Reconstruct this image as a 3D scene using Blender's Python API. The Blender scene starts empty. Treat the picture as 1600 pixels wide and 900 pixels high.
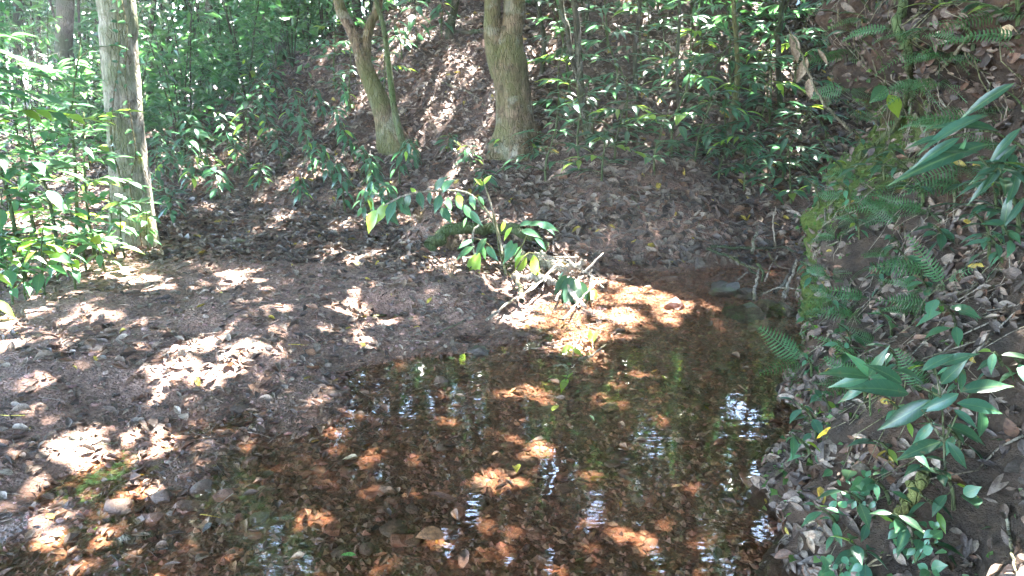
import bpy, math, random
import numpy as np
from mathutils import Vector, Matrix

random.seed(7)
rng = np.random.default_rng(11)
S = bpy.context.scene
COL = S.collection
R = math.radians

# ------------------------------------------------------------------ camera
CAM_H, PITCH, FPX = 1.5, R(15.0), 1232.0          # focal length in pixels of a 1600 wide frame
cam_d = bpy.data.cameras.new('camera')
cam_d.sensor_width = 36.0
cam_d.lens = 36.0 * FPX / 1600.0
cam_d.clip_start, cam_d.clip_end = 0.05, 600.0
cam = bpy.data.objects.new('camera', cam_d)
COL.objects.link(cam)
cam.location = (0, 0, CAM_H)
cam.rotation_euler = (R(90) - PITCH, 0, 0)
S.camera = cam

# ------------------------------------------------------------------ sky, sun, exposure
SUN_EL, SUN_AZ = R(60), R(24)                      # azimuth: from straight ahead towards the right
SUN = np.array([math.cos(SUN_EL) * math.sin(SUN_AZ), math.cos(SUN_EL) * math.cos(SUN_AZ), math.sin(SUN_EL)])
W = bpy.data.worlds.new('World'); S.world = W; W.use_nodes = True
wn = W.node_tree
sky = wn.nodes.new('ShaderNodeTexSky'); sky.sky_type = 'NISHITA'; sky.sun_disc = False
sky.sun_elevation = SUN_EL; sky.sun_rotation = SUN_AZ; sky.air_density = 1.0; sky.dust_density = 0.6
wn.links.new(sky.outputs[0], wn.nodes['Background'].inputs[0])
wn.nodes['Background'].inputs[1].default_value = 0.15
sun_d = bpy.data.lights.new('sun', 'SUN'); sun_d.energy = 5.0; sun_d.angle = R(0.5); sun_d.color = (1.0, 0.95, 0.87)
sun = bpy.data.objects.new('sun', sun_d); COL.objects.link(sun)
sun.rotation_euler = Vector(SUN).to_track_quat('Z', 'Y').to_euler()
sun.location = Vector(SUN) * 60
S.view_settings.view_transform = 'Standard'; S.view_settings.look = 'None'
S.view_settings.exposure = 5.35; S.view_settings.gamma = 1.0; S.view_settings.use_curve_mapping = False
S.render.engine = 'CYCLES'
S.cycles.use_denoising = True
S.cycles.max_bounces = 7; S.cycles.diffuse_bounces = 4; S.cycles.glossy_bounces = 3
S.cycles.transmission_bounces = 4; S.cycles.transparent_max_bounces = 8
S.cycles.sample_clamp_indirect = 6.0
S.cycles.caustics_reflective = False; S.cycles.caustics_refractive = False

# ------------------------------------------------------------------ noise and terrain
TAB = rng.random((256, 256))
def vnoise(x, y, s=0):
    x = np.asarray(x, float) + 31.7 * s; y = np.asarray(y, float) + 17.3 * s
    xi = np.floor(x).astype(int); yi = np.floor(y).astype(int)
    fx = x - xi; fy = y - yi
    fx = fx * fx * (3 - 2 * fx); fy = fy * fy * (3 - 2 * fy)
    a = TAB[xi & 255, yi & 255]; b = TAB[(xi + 1) & 255, yi & 255]
    c = TAB[xi & 255, (yi + 1) & 255]; d = TAB[(xi + 1) & 255, (yi + 1) & 255]
    return (a + (b - a) * fx) * (1 - fy) + (c + (d - c) * fx) * fy - 0.5
def fbm(x, y, s=0, o=3):
    r, a, f = 0.0, 1.0, 1.0
    for i in range(o):
        r = r + a * vnoise(np.asarray(x) * f, np.asarray(y) * f, s + i * 3); a *= 0.5; f *= 2.03
    return r
def sstep(a, b, x):
    t = np.clip((np.asarray(x, float) - a) / (b - a), 0, 1); return t * t * (3 - 2 * t)

YE = [-4, 1.5, 2.2, 2.79, 3.3, 3.56, 4.1, 4.5, 4.81, 5.2, 5.51, 5.94, 6.3, 7.0]
XE = [-3.7, -2.3, -1.95, -1.62, -1.22, -0.98, -0.4, 0.0, 0.22, 0.33, 0.42, 0.62, 0.95, 2.4]
def toe(x):
    return 6.85 - 0.23 * np.clip(x, -9, 4) + 0.22 * vnoise(np.asarray(x) * 0.9, 3.3)
def H(x, y):
    x = np.asarray(x, float); y = np.asarray(y, float)
    d = (np.interp(y, YE, XE) + 0.25 * vnoise(x * 2.1, y * 2.1, 4) - x) * 0.8
    bar = np.interp(d, [-2.4, -1.5, -0.9, -0.4, 0, 0.14, 0.32, 0.5, 1.0, 2, 4], [-.15, -.11, -.045, -.016, -.003, .02, .085, .14, .19, .26, .30])
    wet = np.exp(-((x + 0.15) / 0.75) ** 2 - ((y - 4.35) / 0.5) ** 2)
    bar = np.where(bar > 0, bar * (1 - 0.8 * wet), bar)
    bar = bar - 0.11 * np.exp(-((x + 0.80) / 0.2) ** 2 - ((y - 4.72) / 0.13) ** 2)          # puddle in the bar
    far = sstep(5.95, 6.7, y + 0.12 * vnoise(x * 3, y * 3, 9)) * sstep(0.2, 0.8, x) * 0.14
    dd = np.maximum(0, y - toe(x)); dd = dd * dd / (dd + 0.35)
    tn = np.interp(x, [-9, -5, -3.2, -1.6, 0.5, 6], [0.06, 0.12, 0.34, 0.52, 0.64, 0.66])
    k2 = np.interp(x, [-4, -1.5, 0.5, 3], [0.15, 0.35, 0.75, 0.85])
    hill = tn * (np.minimum(dd, 4.0) + k2 * np.maximum(dd - 4.0, 0) * np.exp(-np.maximum(dd - 4, 0) / 30))
    hf = np.clip(dd, 0, 1.5) / 1.5
    mound = 0.27 * np.exp(-((x + 0.62) / 0.2) ** 2 - ((y - 6.35) / 0.26) ** 2)
    n = hf * 0.35 * fbm(x * 0.7, y * 0.7, 1, 2) + (0.055 + 0.065 * hf) * fbm(x * 2.6, y * 2.6, 2, 2) + 0.022 * fbm(x * 9, y * 9, 5, 3)
    under = d < 0
    n = np.where(under, n * (0.5 + 0.5 * np.exp(d * 3)), n)
    return bar + far + hill + mound + n
def bank_base(y):
    y = np.asarray(y, float)
    b = 1.05 + (np.maximum(y, 0.6) - 2.14) * 0.335
    return b + np.where(y > 4.75, np.maximum(y - 4.75, 0) ** 1.3 * 1.5, 0)
def XB(y, z):
    y = np.asarray(y, float); z = np.asarray(z, float)
    k = np.interp(y, [1.5, 2.5, 3.5, 4.6], [0.80, 0.58, 0.28, 0.04])
    k2 = np.interp(y, [1.5, 3.0, 4.2, 4.8], [0.55, 0.36, 0.10, -0.06])
    p = k * np.clip(z, -0.3, 1.0) + k2 * np.clip(z - 1, 0, 2.4) + np.maximum(z - 3.3, 0) * 3.5
    p = p - 0.14 * np.exp(-((z - 1.75) / 0.25) ** 2) + 0.10 * np.exp(-((z - 1.25) / 0.22) ** 2)
    n = 0.42 * fbm(y * 1.4, z * 1.4, 21, 2) + 0.20 * fbm(y * 4.2, z * 4.2, 23, 3) - 0.10 * np.exp(-((z - .05) / .12) ** 2) + 0.02 * fbm(y * 25, z * 25, 27, 2)
    return bank_base(y) + p + n - 0.05

CP, SP = math.cos(PITCH), math.sin(PITCH)
def rdir(px, py):
    u = (px - 800) / FPX; v = (450 - py) / FPX
    return np.array([u, CP + v * SP, -SP + v * CP])
TS = np.concatenate([np.arange(1.0, 14, 0.03), np.arange(14, 40, 0.2)])
def hit(px, py, bank=True):
    """the place on the ground, the water or the bank that is seen at a pixel of the 1600 x 900 photograph"""
    d = rdir(px, py)
    P = d[None] * TS[:, None]; P[:, 2] += CAM_H
    ins = P[:, 2] < H(P[:, 0], P[:, 1])
    if bank: ins |= P[:, 0] > XB(P[:, 1], P[:, 2])
    i = int(np.argmax(ins)) if ins.any() else len(TS) - 1
    return P[i]
def at(px, py, Y):
    d = rdir(px, py); p = d * (Y / d[1]); p[2] += CAM_H
    return p
def atg(px, py, Y, gap=.04):
    """at(), but never behind the ground that is seen at that pixel"""
    return at(px, py, min(Y, hit(px, py)[1] - gap))
def topx(p):
    x, y, z = p[0], p[1], p[2] - CAM_H
    dep = y * CP - z * SP; up = y * SP + z * CP
    return 800 + FPX * x / dep, 450 - FPX * up / dep

# ------------------------------------------------------------------ object helpers
def mesh_np(name, V, F, mat, cols=None, smooth=True, extra=None):
    """V (n,3), F (m,k) with one k for all faces"""
    me = bpy.data.meshes.new(name)
    V = np.ascontiguousarray(V, np.float32); F = np.ascontiguousarray(F, np.int32)
    m, k = F.shape
    me.vertices.add(len(V)); me.vertices.foreach_set('co', V.ravel())
    me.loops.add(m * k); me.loops.foreach_set('vertex_index', F.ravel())
    me.polygons.add(m); me.polygons.foreach_set('loop_start', np.arange(0, m * k, k, dtype=np.int32))
    me.polygons.foreach_set('loop_total', np.full(m, k, np.int32))
    me.polygons.foreach_set('use_smooth', np.full(m, smooth, bool))
    me.update(calc_edges=True)
    if cols is not None:
        a = me.color_attributes.new('col', 'FLOAT_COLOR', 'POINT')
        c = np.ones((len(V), 4), np.float32); c[:, :cols.shape[1]] = cols
        a.data.foreach_set('color', c.ravel())
    if extra is not None:
        a = me.attributes.new('wet', 'FLOAT', 'POINT'); a.data.foreach_set('value', np.ascontiguousarray(extra, np.float32))
    if mat is not None: me.materials.append(mat)
    return me
def obj(name, me, parent=None, loc=None):
    o = bpy.data.objects.new(name, me); COL.objects.link(o)
    if parent is not None: o.parent = parent
    if loc is not None: o.location = loc
    return o
def tag(o, label=None, cat=None, group=None, kind=None):
    if label: o['label'] = label
    if cat: o['category'] = cat
    if group: o['group'] = group
    if kind: o['kind'] = kind
    return o
def empty(name, loc):
    o = bpy.data.objects.new(name, None); COL.objects.link(o); o.location = Vector(loc); o.empty_display_size = 0.1
    return o
def catmull(P, n):
    P = np.asarray(P, float)
    if len(P) < 3:
        t = np.linspace(0, 1, n)[:, None]; return P[0] * (1 - t) + P[-1] * t
    Q = np.vstack([2 * P[0] - P[1], P, 2 * P[-1] - P[-2]])
    out = []
    ts = np.linspace(0, len(P) - 1 - 1e-6, n)
    for t in ts:
        i = int(t); f = t - i
        a, b, c, d = Q[i], Q[i + 1], Q[i + 2], Q[i + 3]
        out.append(0.5 * ((2 * b) + (c - a) * f + (2 * a - 5 * b + 4 * c - d) * f * f + (3 * b - a - 3 * c + d) * f ** 3))
    return np.array(out)
def tube(path, rad, seg=8, bump=0.0, flare=None, seed=0):
    """quads of a tapered tube along PATH; FLARE = (amount, height, lobes) gives root lobes at its start"""
    path = np.asarray(path, float); n = len(path)
    rad = np.interp(np.linspace(0, 1, n), np.linspace(0, 1, len(rad)), rad)
    T = np.gradient(path, axis=0); T /= np.linalg.norm(T, axis=1)[:, None] + 1e-9
    ref = np.array([1.0, 0, 0]) if abs(T[0][0]) < 0.8 else np.array([0, 1.0, 0])
    V = []
    L = np.concatenate([[0], np.cumsum(np.linalg.norm(np.diff(path, axis=0), axis=1))])
    th = np.linspace(0, 2 * math.pi, seg, endpoint=False)
    for i in range(n):
        a = ref - T[i] * np.dot(ref, T[i]); a /= np.linalg.norm(a); ref = a
        b = np.cross(T[i], a)
        r = np.full(seg, rad[i])
        if bump: r = r * (1 + bump * (fbm(np.cos(th) * 2 + 7, np.sin(th) * 2 + L[i] * 1.2 / max(rad[0], .02) * .3 + seed, 40, 2)) + bump * .6 * vnoise(th * 4, L[i] * 9 + seed, 44))
        if flare:
            r = r * (1 + flare[0] * math.exp(-L[i] / flare[1]) * (1 + 0.45 * np.cos(th * flare[2] + seed)))
        V.append(path[i] + np.cos(th)[:, None] * a * r[:, None] + np.sin(th)[:, None] * b * r[:, None])
    V = np.vstack(V)
    i, j = np.meshgrid(np.arange(n - 1), np.arange(seg), indexing='ij')
    j2 = (j + 1) % seg
    F = np.stack([i * seg + j, i * seg + j2, (i + 1) * seg + j2, (i + 1) * seg + j], -1).reshape(-1, 4)
    V = np.vstack([V, path[-1:]]); e = len(V) - 1
    k = np.arange(seg); k2 = (k + 1) % seg; b0 = (n - 1) * seg
    cap = np.stack([b0 + k, b0 + k2, np.full(seg, e), np.full(seg, e)], -1)
    # degenerate quads are avoided: the cap is closed pairwise
    cap = np.array([[b0 + q, b0 + (q + 1) % seg, b0 + (q + 2) % seg, e] for q in range(0, seg - 1, 2)])
    return V, np.vstack([F, cap])
def join(parts):
    V, F, n = [], [], 0
    for v, f in parts:
        V.append(v); F.append(f + n); n += len(v)
    return np.vstack(V), np.vstack(F)

# ------------------------------------------------------------------ materials
class N:
    def __init__(s, name):
        s.m = bpy.data.materials.new(name); s.m.use_nodes = True
        s.t = s.m.node_tree; s.t.nodes.clear()
        s.out = s.t.nodes.new('ShaderNodeOutputMaterial')
    def n(s, typ, ins=None, **kw):
        q = s.t.nodes.new(typ)
        for k, v in kw.items(): setattr(q, k, v)
        for k, v in (ins or {}).items():
            if hasattr(v, 'links') or isinstance(v, bpy.types.NodeSocket): s.t.links.new(v, q.inputs[k])
            else: q.inputs[k].default_value = v
        return q
    def noise(s, vec, scale, detail=4, rough=0.6):
        return s.n('ShaderNodeTexNoise', {'Vector': vec, 'Scale': scale, 'Detail': detail, 'Roughness': rough}).outputs['Fac']
    def ramp(s, fac, stops):
        q = s.n('ShaderNodeValToRGB', {'Fac': fac}); e = q.color_ramp.elements
        while len(e) < len(stops): e.new(0.5)
        for a, (p, c) in zip(e, stops):
            a.position = p; a.color = (*c, 1) if len(c) == 3 else c
        return q.outputs[0]
    def mix(s, a, b, fac, mode='MIX'):
        q = s.n('ShaderNodeMix', data_type='RGBA', blend_type=mode)
        for key, v in ((0, fac), (6, a), (7, b)):
            if isinstance(v, bpy.types.NodeSocket): s.t.links.new(v, q.inputs[key])
            else: q.inputs[key].default_value = (*v, 1) if isinstance(v, tuple) and len(v) == 3 else v
        return q.outputs[2]
    def math(s, op, a, b=0.0):
        q = s.n('ShaderNodeMath', operation=op)
        for k, v in ((0, a), (1, b)):
            if isinstance(v, bpy.types.NodeSocket): s.t.links.new(v, q.inputs[k])
            else: q.inputs[k].default_value = v
        return q.outputs[0]
    def surf(s, sock): s.t.links.new(sock, s.out.inputs['Surface']); return s.m
    def bump(s, h, dist, strength=1.0):
        return s.n('ShaderNodeBump', {'Height': h, 'Distance': dist, 'Strength': strength}).outputs[0]

def mat_leaf(name, base, trans, rough=0.3, tmix=0.38, attr=False, var=0.35, spec=0.5, veins=True):
    m = N(name)
    if attr:
        c = m.n('ShaderNodeAttribute', attribute_name='col').outputs['Color']
        tc = m.mix(c, trans, 1.0, 'MULTIPLY')
        pos = m.n('ShaderNodeNewGeometry').outputs['Position']
    else:
        oi = m.n('ShaderNodeObjectInfo'); pos = m.n('ShaderNodeTexCoord').outputs['Object']
        v = m.math('ADD', m.math('MULTIPLY', oi.outputs['Random'], 2 * var), 1 - var)
        hs = m.n('ShaderNodeHueSaturation', {'Hue': m.math('ADD', m.math('MULTIPLY', oi.outputs['Random'], 0.04), 0.48), 'Value': v, 'Color': (*base, 1)})
        c = hs.outputs[0]
        hs2 = m.n('ShaderNodeHueSaturation', {'Value': v, 'Color': (*trans, 1)}); tc = hs2.outputs[0]
        if veins:
            sx = m.n('ShaderNodeSeparateXYZ', {'Vector': pos})
            ax = m.math('ABSOLUTE', sx.outputs[0])
            rib = m.math('LESS_THAN', ax, 0.012)
            w = m.math('SINE', m.math('MULTIPLY', m.math('SUBTRACT', sx.outputs[1], m.math('MULTIPLY', ax, 0.8)), 60.0))
            vn = m.math('MULTIPLY', m.math('GREATER_THAN', w, 0.93), 0.35)
            c = m.mix(c, (0.16, 0.24, 0.09), m.math('MULTIPLY', m.math('MAXIMUM', rib, vn), 0.55))
    sp = m.noise(pos, 9 if attr else 5, 3)
    c = m.mix(c, m.mix(c, (0.55, 0.5, 0.35), 1.0, 'MULTIPLY'), m.ramp(sp, [(0.52, (0, 0, 0)), (0.7, (1, 1, 1))]))
    if not attr: c = m.mix(c, (0.16, 0.11, 0.05), m.ramp(m.noise(m.n('ShaderNodeNewGeometry').outputs['Position'], 28, 3, .7), [(0.64, (0, 0, 0)), (0.70, (.8, .8, .8))]))
    p = m.n('ShaderNodeBsdfPrincipled', {'Base Color': c, 'Roughness': rough, 'Specular IOR Level': spec})
    t = m.n('ShaderNodeBsdfTranslucent', {'Color': tc})
    return m.surf(m.n('ShaderNodeMixShader', {0: tmix, 1: p.outputs[0], 2: t.outputs[0]}).outputs[0])

M = {}
M['dark_leaf'] = mat_leaf('dark_green_leaf', (0.034, 0.092, 0.058), (0.08, 0.22, 0.09))
M['mid_leaf'] = mat_leaf('mid_green_leaf', (0.048, 0.130, 0.072), (0.12, 0.31, 0.10))
M['young_leaf'] = mat_leaf('young_green_leaf', (0.16, 0.27, 0.05), (0.42, 0.62, 0.06), tmix=0.5)
M['fern'] = mat_leaf('fern_green', (0.045, 0.115, 0.05), (0.12, 0.28, 0.06), rough=0.5, veins=False)
M['crown'] = mat_leaf('canopy_leaf', None, (1.45, 2.0, 1.1), attr=True, tmix=0.42)
M['canopy'] = mat_leaf('tree_crown_leaf', None, (1.3, 1.7, 0.9), attr=True, tmix=0.24); M['crown'].name = 'bush_leaf'
# dead leaves: object colour or vertex colour
def mat_dead(name, attr):
    m = N(name)
    pos = m.n('ShaderNodeNewGeometry').outputs['Position']
    if attr: c = m.n('ShaderNodeAttribute', attribute_name='col').outputs['Color']
    else: c = m.n('ShaderNodeObjectInfo').outputs['Color']
    n1 = m.noise(pos, 60, 4, 0.7)
    c = m.mix(c, m.mix(c, (0.42, 0.38, 0.36), 1.0, 'MULTIPLY'), m.ramp(n1, [(0.42, (0, 0, 0)), (0.62, (1, 1, 1))]))
    n2 = m.noise(pos, 14, 2)
    c = m.mix(c, m.mix(c, (1.35, 1.3, 1.25), 1.0, 'MULTIPLY'), m.ramp(n2, [(0.5, (0, 0, 0)), (0.66, (1, 1, 1))]))
    p = m.n('ShaderNodeBsdfPrincipled', {'Base Color': c, 'Roughness': 0.55, 'Specular IOR Level': 0.45, 'Normal': m.bump(m.noise(pos, 150, 3), 0.003)})
    t = m.n('ShaderNodeBsdfTranslucent', {'Color': c})
    return m.surf(m.n('ShaderNodeMixShader', {0: 0.15, 1: p.outputs[0], 2: t.outputs[0]}).outputs[0])
M['litter'] = mat_dead('dead_leaf_litter', True)
M['dead'] = mat_dead('dead_leaf', False)

def mat_ground():
    m = N('forest_soil')
    pos = m.n('ShaderNodeNewGeometry').outputs['Position']
    c = m.n('ShaderNodeAttribute', attribute_name='col').outputs['Color']
    wet = m.n('ShaderNodeAttribute', attribute_name='wet').outputs['Fac']
    n1 = m.noise(pos, 35, 6, 0.7)
    n2 = m.noise(pos, 4, 3, 0.6)
    vo = m.n('ShaderNodeTexVoronoi', {'Vector': pos, 'Scale': 75.0})
    c1 = m.mix(c, m.mix(c, (0.45, 0.42, 0.4), 1.0, 'MULTIPLY'), m.ramp(n1, [(0.35, (0, 0, 0)), (0.65, (1, 1, 1))]))
    c2 = m.mix(c1, m.mix(c1, (1.5, 1.4, 1.35), 1.0, 'MULTIPLY'), m.ramp(n2, [(0.45, (0, 0, 0)), (0.65, (1, 1, 1))]))
    c3 = m.mix(c2, m.mix(c2, m.n('ShaderNodeRGBToBW', {0: vo.outputs['Color']}).outputs[0], 0.6, 'OVERLAY'), 0.7)
    c4 = m.mix(c3, m.mix(c3, (0.68, 0.63, 0.58), 1.0, 'MULTIPLY'), wet)
    ro = m.math('SUBTRACT', 0.9, m.math('MULTIPLY', wet, 0.5))
    h = m.math('ADD', m.math('MULTIPLY', vo.outputs['Distance'], 0.7), n1)
    p = m.n('ShaderNodeBsdfPrincipled', {'Base Color': c4, 'Roughness': ro, 'Specular IOR Level': 0.35, 'Normal': m.bump(h, 0.012)})
    return m.surf(p.outputs[0])
M['ground'] = mat_ground()
def mat_bank():
    m = N('bank_soil_and_moss')
    g = m.n('ShaderNodeNewGeometry'); pos = g.outputs['Position']
    moss = m.n('ShaderNodeAttribute', attribute_name='wet').outputs['Fac']
    n1 = m.noise(pos, 12, 6, 0.7); n2 = m.noise(pos, 2.2, 4, 0.6); n3 = m.noise(pos, 90, 4, 0.7)
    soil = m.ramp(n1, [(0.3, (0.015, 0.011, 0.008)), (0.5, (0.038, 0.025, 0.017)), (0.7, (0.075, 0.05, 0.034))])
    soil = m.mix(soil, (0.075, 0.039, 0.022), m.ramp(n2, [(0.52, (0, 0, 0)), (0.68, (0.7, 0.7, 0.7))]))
    green = m.ramp(n3, [(0.3, (0.025, 0.04, 0.008)), (0.55, (0.065, 0.09, 0.015)), (0.75, (0.11, 0.14, 0.03))])
    f = m.ramp(m.math('ADD', m.math('MULTIPLY', moss, 0.9), m.math('SUBTRACT', n1, 0.5)), [(0.35, (0, 0, 0)), (0.55, (1, 1, 1))])
    c = m.mix(soil, green, f)
    h = m.math('ADD', m.math('MULTIPLY', n3, 0.5), n1)
    p = m.n('ShaderNodeBsdfPrincipled', {'Base Color': c, 'Roughness': 0.85, 'Specular IOR Level': 0.3, 'Normal': m.bump(h, 0.03)})
    return m.surf(p.outputs[0])
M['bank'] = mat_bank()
def mat_bark(name, c0, c1, moss, mossy, lichen=0.5):
    m = N(name)
    pos = m.n('ShaderNodeNewGeometry').outputs['Position']
    mp = m.n('ShaderNodeMapping', {'Vector': pos, 'Scale': (1, 1, 0.28)}).outputs[0]
    n1 = m.noise(mp, 26, 6, 0.72); n2 = m.noise(pos, 5, 4, 0.65); n3 = m.noise(pos, 2.1, 3); n4 = m.noise(pos, 60, 3)
    vo = m.n('ShaderNodeTexVoronoi', {'Vector': mp, 'Scale': 38.0}, feature='DISTANCE_TO_EDGE').outputs[0]
    c = m.ramp(n1, [(0.36, tuple(v * .7 for v in c0)), (0.6, c1)])
    n5 = m.noise(pos, 11, 5, 0.7); c = m.mix(c, m.mix(c, (0.45, 0.42, 0.38), 1.0, 'MULTIPLY'), m.ramp(n5, [(0.5, (0, 0, 0)), (0.62, (1, 1, 1))]))
    c = m.mix(c, (0.33, 0.34, 0.29), m.math('MULTIPLY', m.ramp(n2, [(0.55, (0, 0, 0)), (0.63, (1, 1, 1))]), lichen))
    c = m.mix(c, moss, m.ramp(m.math('ADD', n3, m.math('MULTIPLY', n4, 0.25)), [(0.62 - mossy * 0.3, (0, 0, 0)), (0.8 - mossy * 0.25, (0.85, 0.85, 0.85))]))
    h = m.math('ADD', m.math('MULTIPLY', m.math('MINIMUM', vo, 0.12), 4.0), n1)
    p = m.n('ShaderNodeBsdfPrincipled', {'Base Color': c, 'Roughness': 0.85, 'Specular IOR Level': 0.25, 'Normal': m.bump(h, 0.022)})
    return m.surf(p.outputs[0])
M['bark_pale'] = mat_bark('pale_grey_bark', (0.16, 0.135, 0.105), (0.38, 0.335, 0.28), (0.12, 0.14, 0.07), 0.32, 0.7)
M['bark_brown'] = mat_bark('brown_bark', (0.07, 0.045, 0.028), (0.20, 0.14, 0.09), (0.085, 0.09, 0.03), 0.4, 0.35)
M['bark_dark'] = mat_bark('dark_bark', (0.025, 0.02, 0.016), (0.085, 0.068, 0.052), (0.035, 0.05, 0.02), 0.3, 0.25)
M['stem_green'] = mat_bark('green_stem', (0.05, 0.06, 0.025), (0.12, 0.13, 0.06), (0.06, 0.09, 0.03), 0.4, 0.1)
M['twig'] = mat_bark('dry_twig_bark', (0.13, 0.10, 0.075), (0.34, 0.29, 0.23), (0.11, 0.12, 0.05), 0.15, 0.3)
M['bleached'] = mat_bark('bleached_wood', (0.30, 0.25, 0.19), (0.55, 0.49, 0.40), (0.2, 0.2, 0.12), 0.0, 0.3)
M['straw'] = mat_bark('dry_straw', (0.20, 0.14, 0.08), (0.42, 0.31, 0.19), (0.2, 0.15, 0.08), 0.0, 0.0)
def mat_stone(name, c0, c1, moss=0.0):
    m = N(name)
    pos = m.n('ShaderNodeNewGeometry').outputs['Position']
    oi = m.n('ShaderNodeObjectInfo').outputs['Random']
    n1 = m.noise(pos, 30, 6, 0.7); n2 = m.noise(pos, 7, 4)
    c = m.ramp(n1, [(0.3, c0), (0.7, c1)])
    c = m.mix(c, m.mix(c, (0.5, 0.5, 0.52), 1.0, 'MULTIPLY'), oi)
    if moss: c = m.mix(c, (0.04, 0.06, 0.014), m.ramp(n2, [(0.62 - moss * 0.3, (0, 0, 0)), (0.7 - moss * 0.2, (1, 1, 1))]))
    p = m.n('ShaderNodeBsdfPrincipled', {'Base Color': c, 'Roughness': 0.5, 'Specular IOR Level': 0.45, 'Normal': m.bump(n1, 0.012)})
    return m.surf(p.outputs[0])
M['stone'] = mat_stone('wet_brown_stone', (0.07, 0.04, 0.028), (0.21, 0.125, 0.085))
M['stone_red'] = mat_stone('laterite_stone', (0.11, 0.04, 0.022), (0.30, 0.14, 0.085))
M['stone_moss'] = mat_stone('mossy_stone', (0.022, 0.016, 0.013), (0.075, 0.05, 0.035), 0.45)
def mat_pebble():
    m = N('gravel')
    pos = m.n('ShaderNodeNewGeometry').outputs['Position']
    c = m.n('ShaderNodeAttribute', attribute_name='col').outputs['Color']
    n1 = m.noise(pos, 120, 3)
    c = m.mix(c, m.mix(c, (0.5, 0.45, 0.42), 1.0, 'MULTIPLY'), m.ramp(n1, [(0.4, (0, 0, 0)), (0.65, (1, 1, 1))]))
    p = m.n('ShaderNodeBsdfPrincipled', {'Base Color': c, 'Roughness': 0.6, 'Specular IOR Level': 0.4})
    return m.surf(p.outputs[0])
M['pebble'] = mat_pebble()
def mat_water():
    m = N('stream_water')
    pos = m.n('ShaderNodeNewGeometry').outputs['Position']
    mp = m.n('ShaderNodeMapping', {'Vector': pos, 'Scale': (1.0, 1.7, 1)}).outputs[0]
    h = m.math('ADD', m.noise(mp, 7, 2, 0.5), m.math('MULTIPLY', m.noise(mp, 24, 2, 0.5), 0.08))
    nb = m.bump(h, 0.0013, 1.0)
    tr = m.n('ShaderNodeBsdfTransparent', {'Color': (0.86, 0.76, 0.66, 1)})
    gl = m.n('ShaderNodeBsdfGlossy', {'Color': (1, 1, 1, 1), 'Roughness': 0.0, 'Normal': nb})
    g = m.n('ShaderNodeNewGeometry')
    cs = m.math('ABSOLUTE', m.n('ShaderNodeVectorMath', {0: nb, 1: g.outputs['Incoming']}, operation='DOT_PRODUCT').outputs['Value'])
    fr = m.math('ADD', m.math('MULTIPLY', m.math('POWER', m.math('SUBTRACT', 1.0, m.math('MINIMUM', cs, 1.0)), 5.0), 0.98), 0.02)   # Fresnel reflection of water, the same from both sides
    return m.surf(m.n('ShaderNodeMixShader', {0: fr, 1: tr.outputs[0], 2: gl.outputs[0]}).outputs[0])
M['water'] = mat_water()

# ------------------------------------------------------------------ ground, bank, water
def axis(lo, a, b, hi, fine, g=1.16):
    mid = list(np.arange(a, b, fine)); st = fine; x = mid[-1]
    up = []
    while x < hi: st *= g; x += st; up.append(x)
    st = fine; x = a; dn = []
    while x > lo: st *= g; x -= st; dn.append(x)
    return np.array(dn[::-1] + mid + up)
def grid_faces(nx, ny):
    i, j = np.meshgrid(np.arange(nx - 1), np.arange(ny - 1), indexing='ij')
    return np.stack([i * ny + j, (i + 1) * ny + j, (i + 1) * ny + j + 1, i * ny + j + 1], -1).reshape(-1, 4)
gx = axis(-220, -6.5, 4.5, 220, 0.034); gy = axis(-200, 1.2, 12.5, 240, 0.034)
X, Y = np.meshgrid(gx, gy, indexing='ij')
Z = H(X, Y)
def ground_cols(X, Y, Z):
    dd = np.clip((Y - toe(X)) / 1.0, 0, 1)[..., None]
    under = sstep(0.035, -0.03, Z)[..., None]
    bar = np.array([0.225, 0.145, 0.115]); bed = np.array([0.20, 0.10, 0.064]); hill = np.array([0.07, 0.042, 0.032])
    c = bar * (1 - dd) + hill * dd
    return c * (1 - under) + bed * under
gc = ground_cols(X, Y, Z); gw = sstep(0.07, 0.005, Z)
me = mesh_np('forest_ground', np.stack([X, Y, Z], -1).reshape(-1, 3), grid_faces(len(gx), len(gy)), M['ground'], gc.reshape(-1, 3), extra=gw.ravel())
tag(obj('forest_ground', me), 'bare red brown forest ground rising to a hillside', kind='structure')

by = np.concatenate([np.arange(-6, 1.2, 0.2), np.arange(1.2, 5.6, 0.022), np.arange(5.6, 16, 0.2)]); bz = np.concatenate([np.arange(-0.35, 3.3, 0.022), np.arange(3.3, 7, 0.15)])
BY, BZ = np.meshgrid(by, bz, indexing='ij'); BX = XB(BY, BZ)
def mossiness(y, z): 
    return np.clip(sstep(3.4, 4.5, y) * sstep(1.9, 1.0, z) * 0.75 + 0.3 * sstep(0.5, 0.0, z) + 0.4 * fbm(y * 2, z * 2, 50, 2) , 0, 1)
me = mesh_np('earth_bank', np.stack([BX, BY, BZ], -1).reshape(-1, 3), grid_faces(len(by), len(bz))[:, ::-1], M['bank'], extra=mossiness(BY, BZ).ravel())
tag(obj('earth_bank', me), 'steep mossy earth bank beside the stream', kind='structure')

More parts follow.
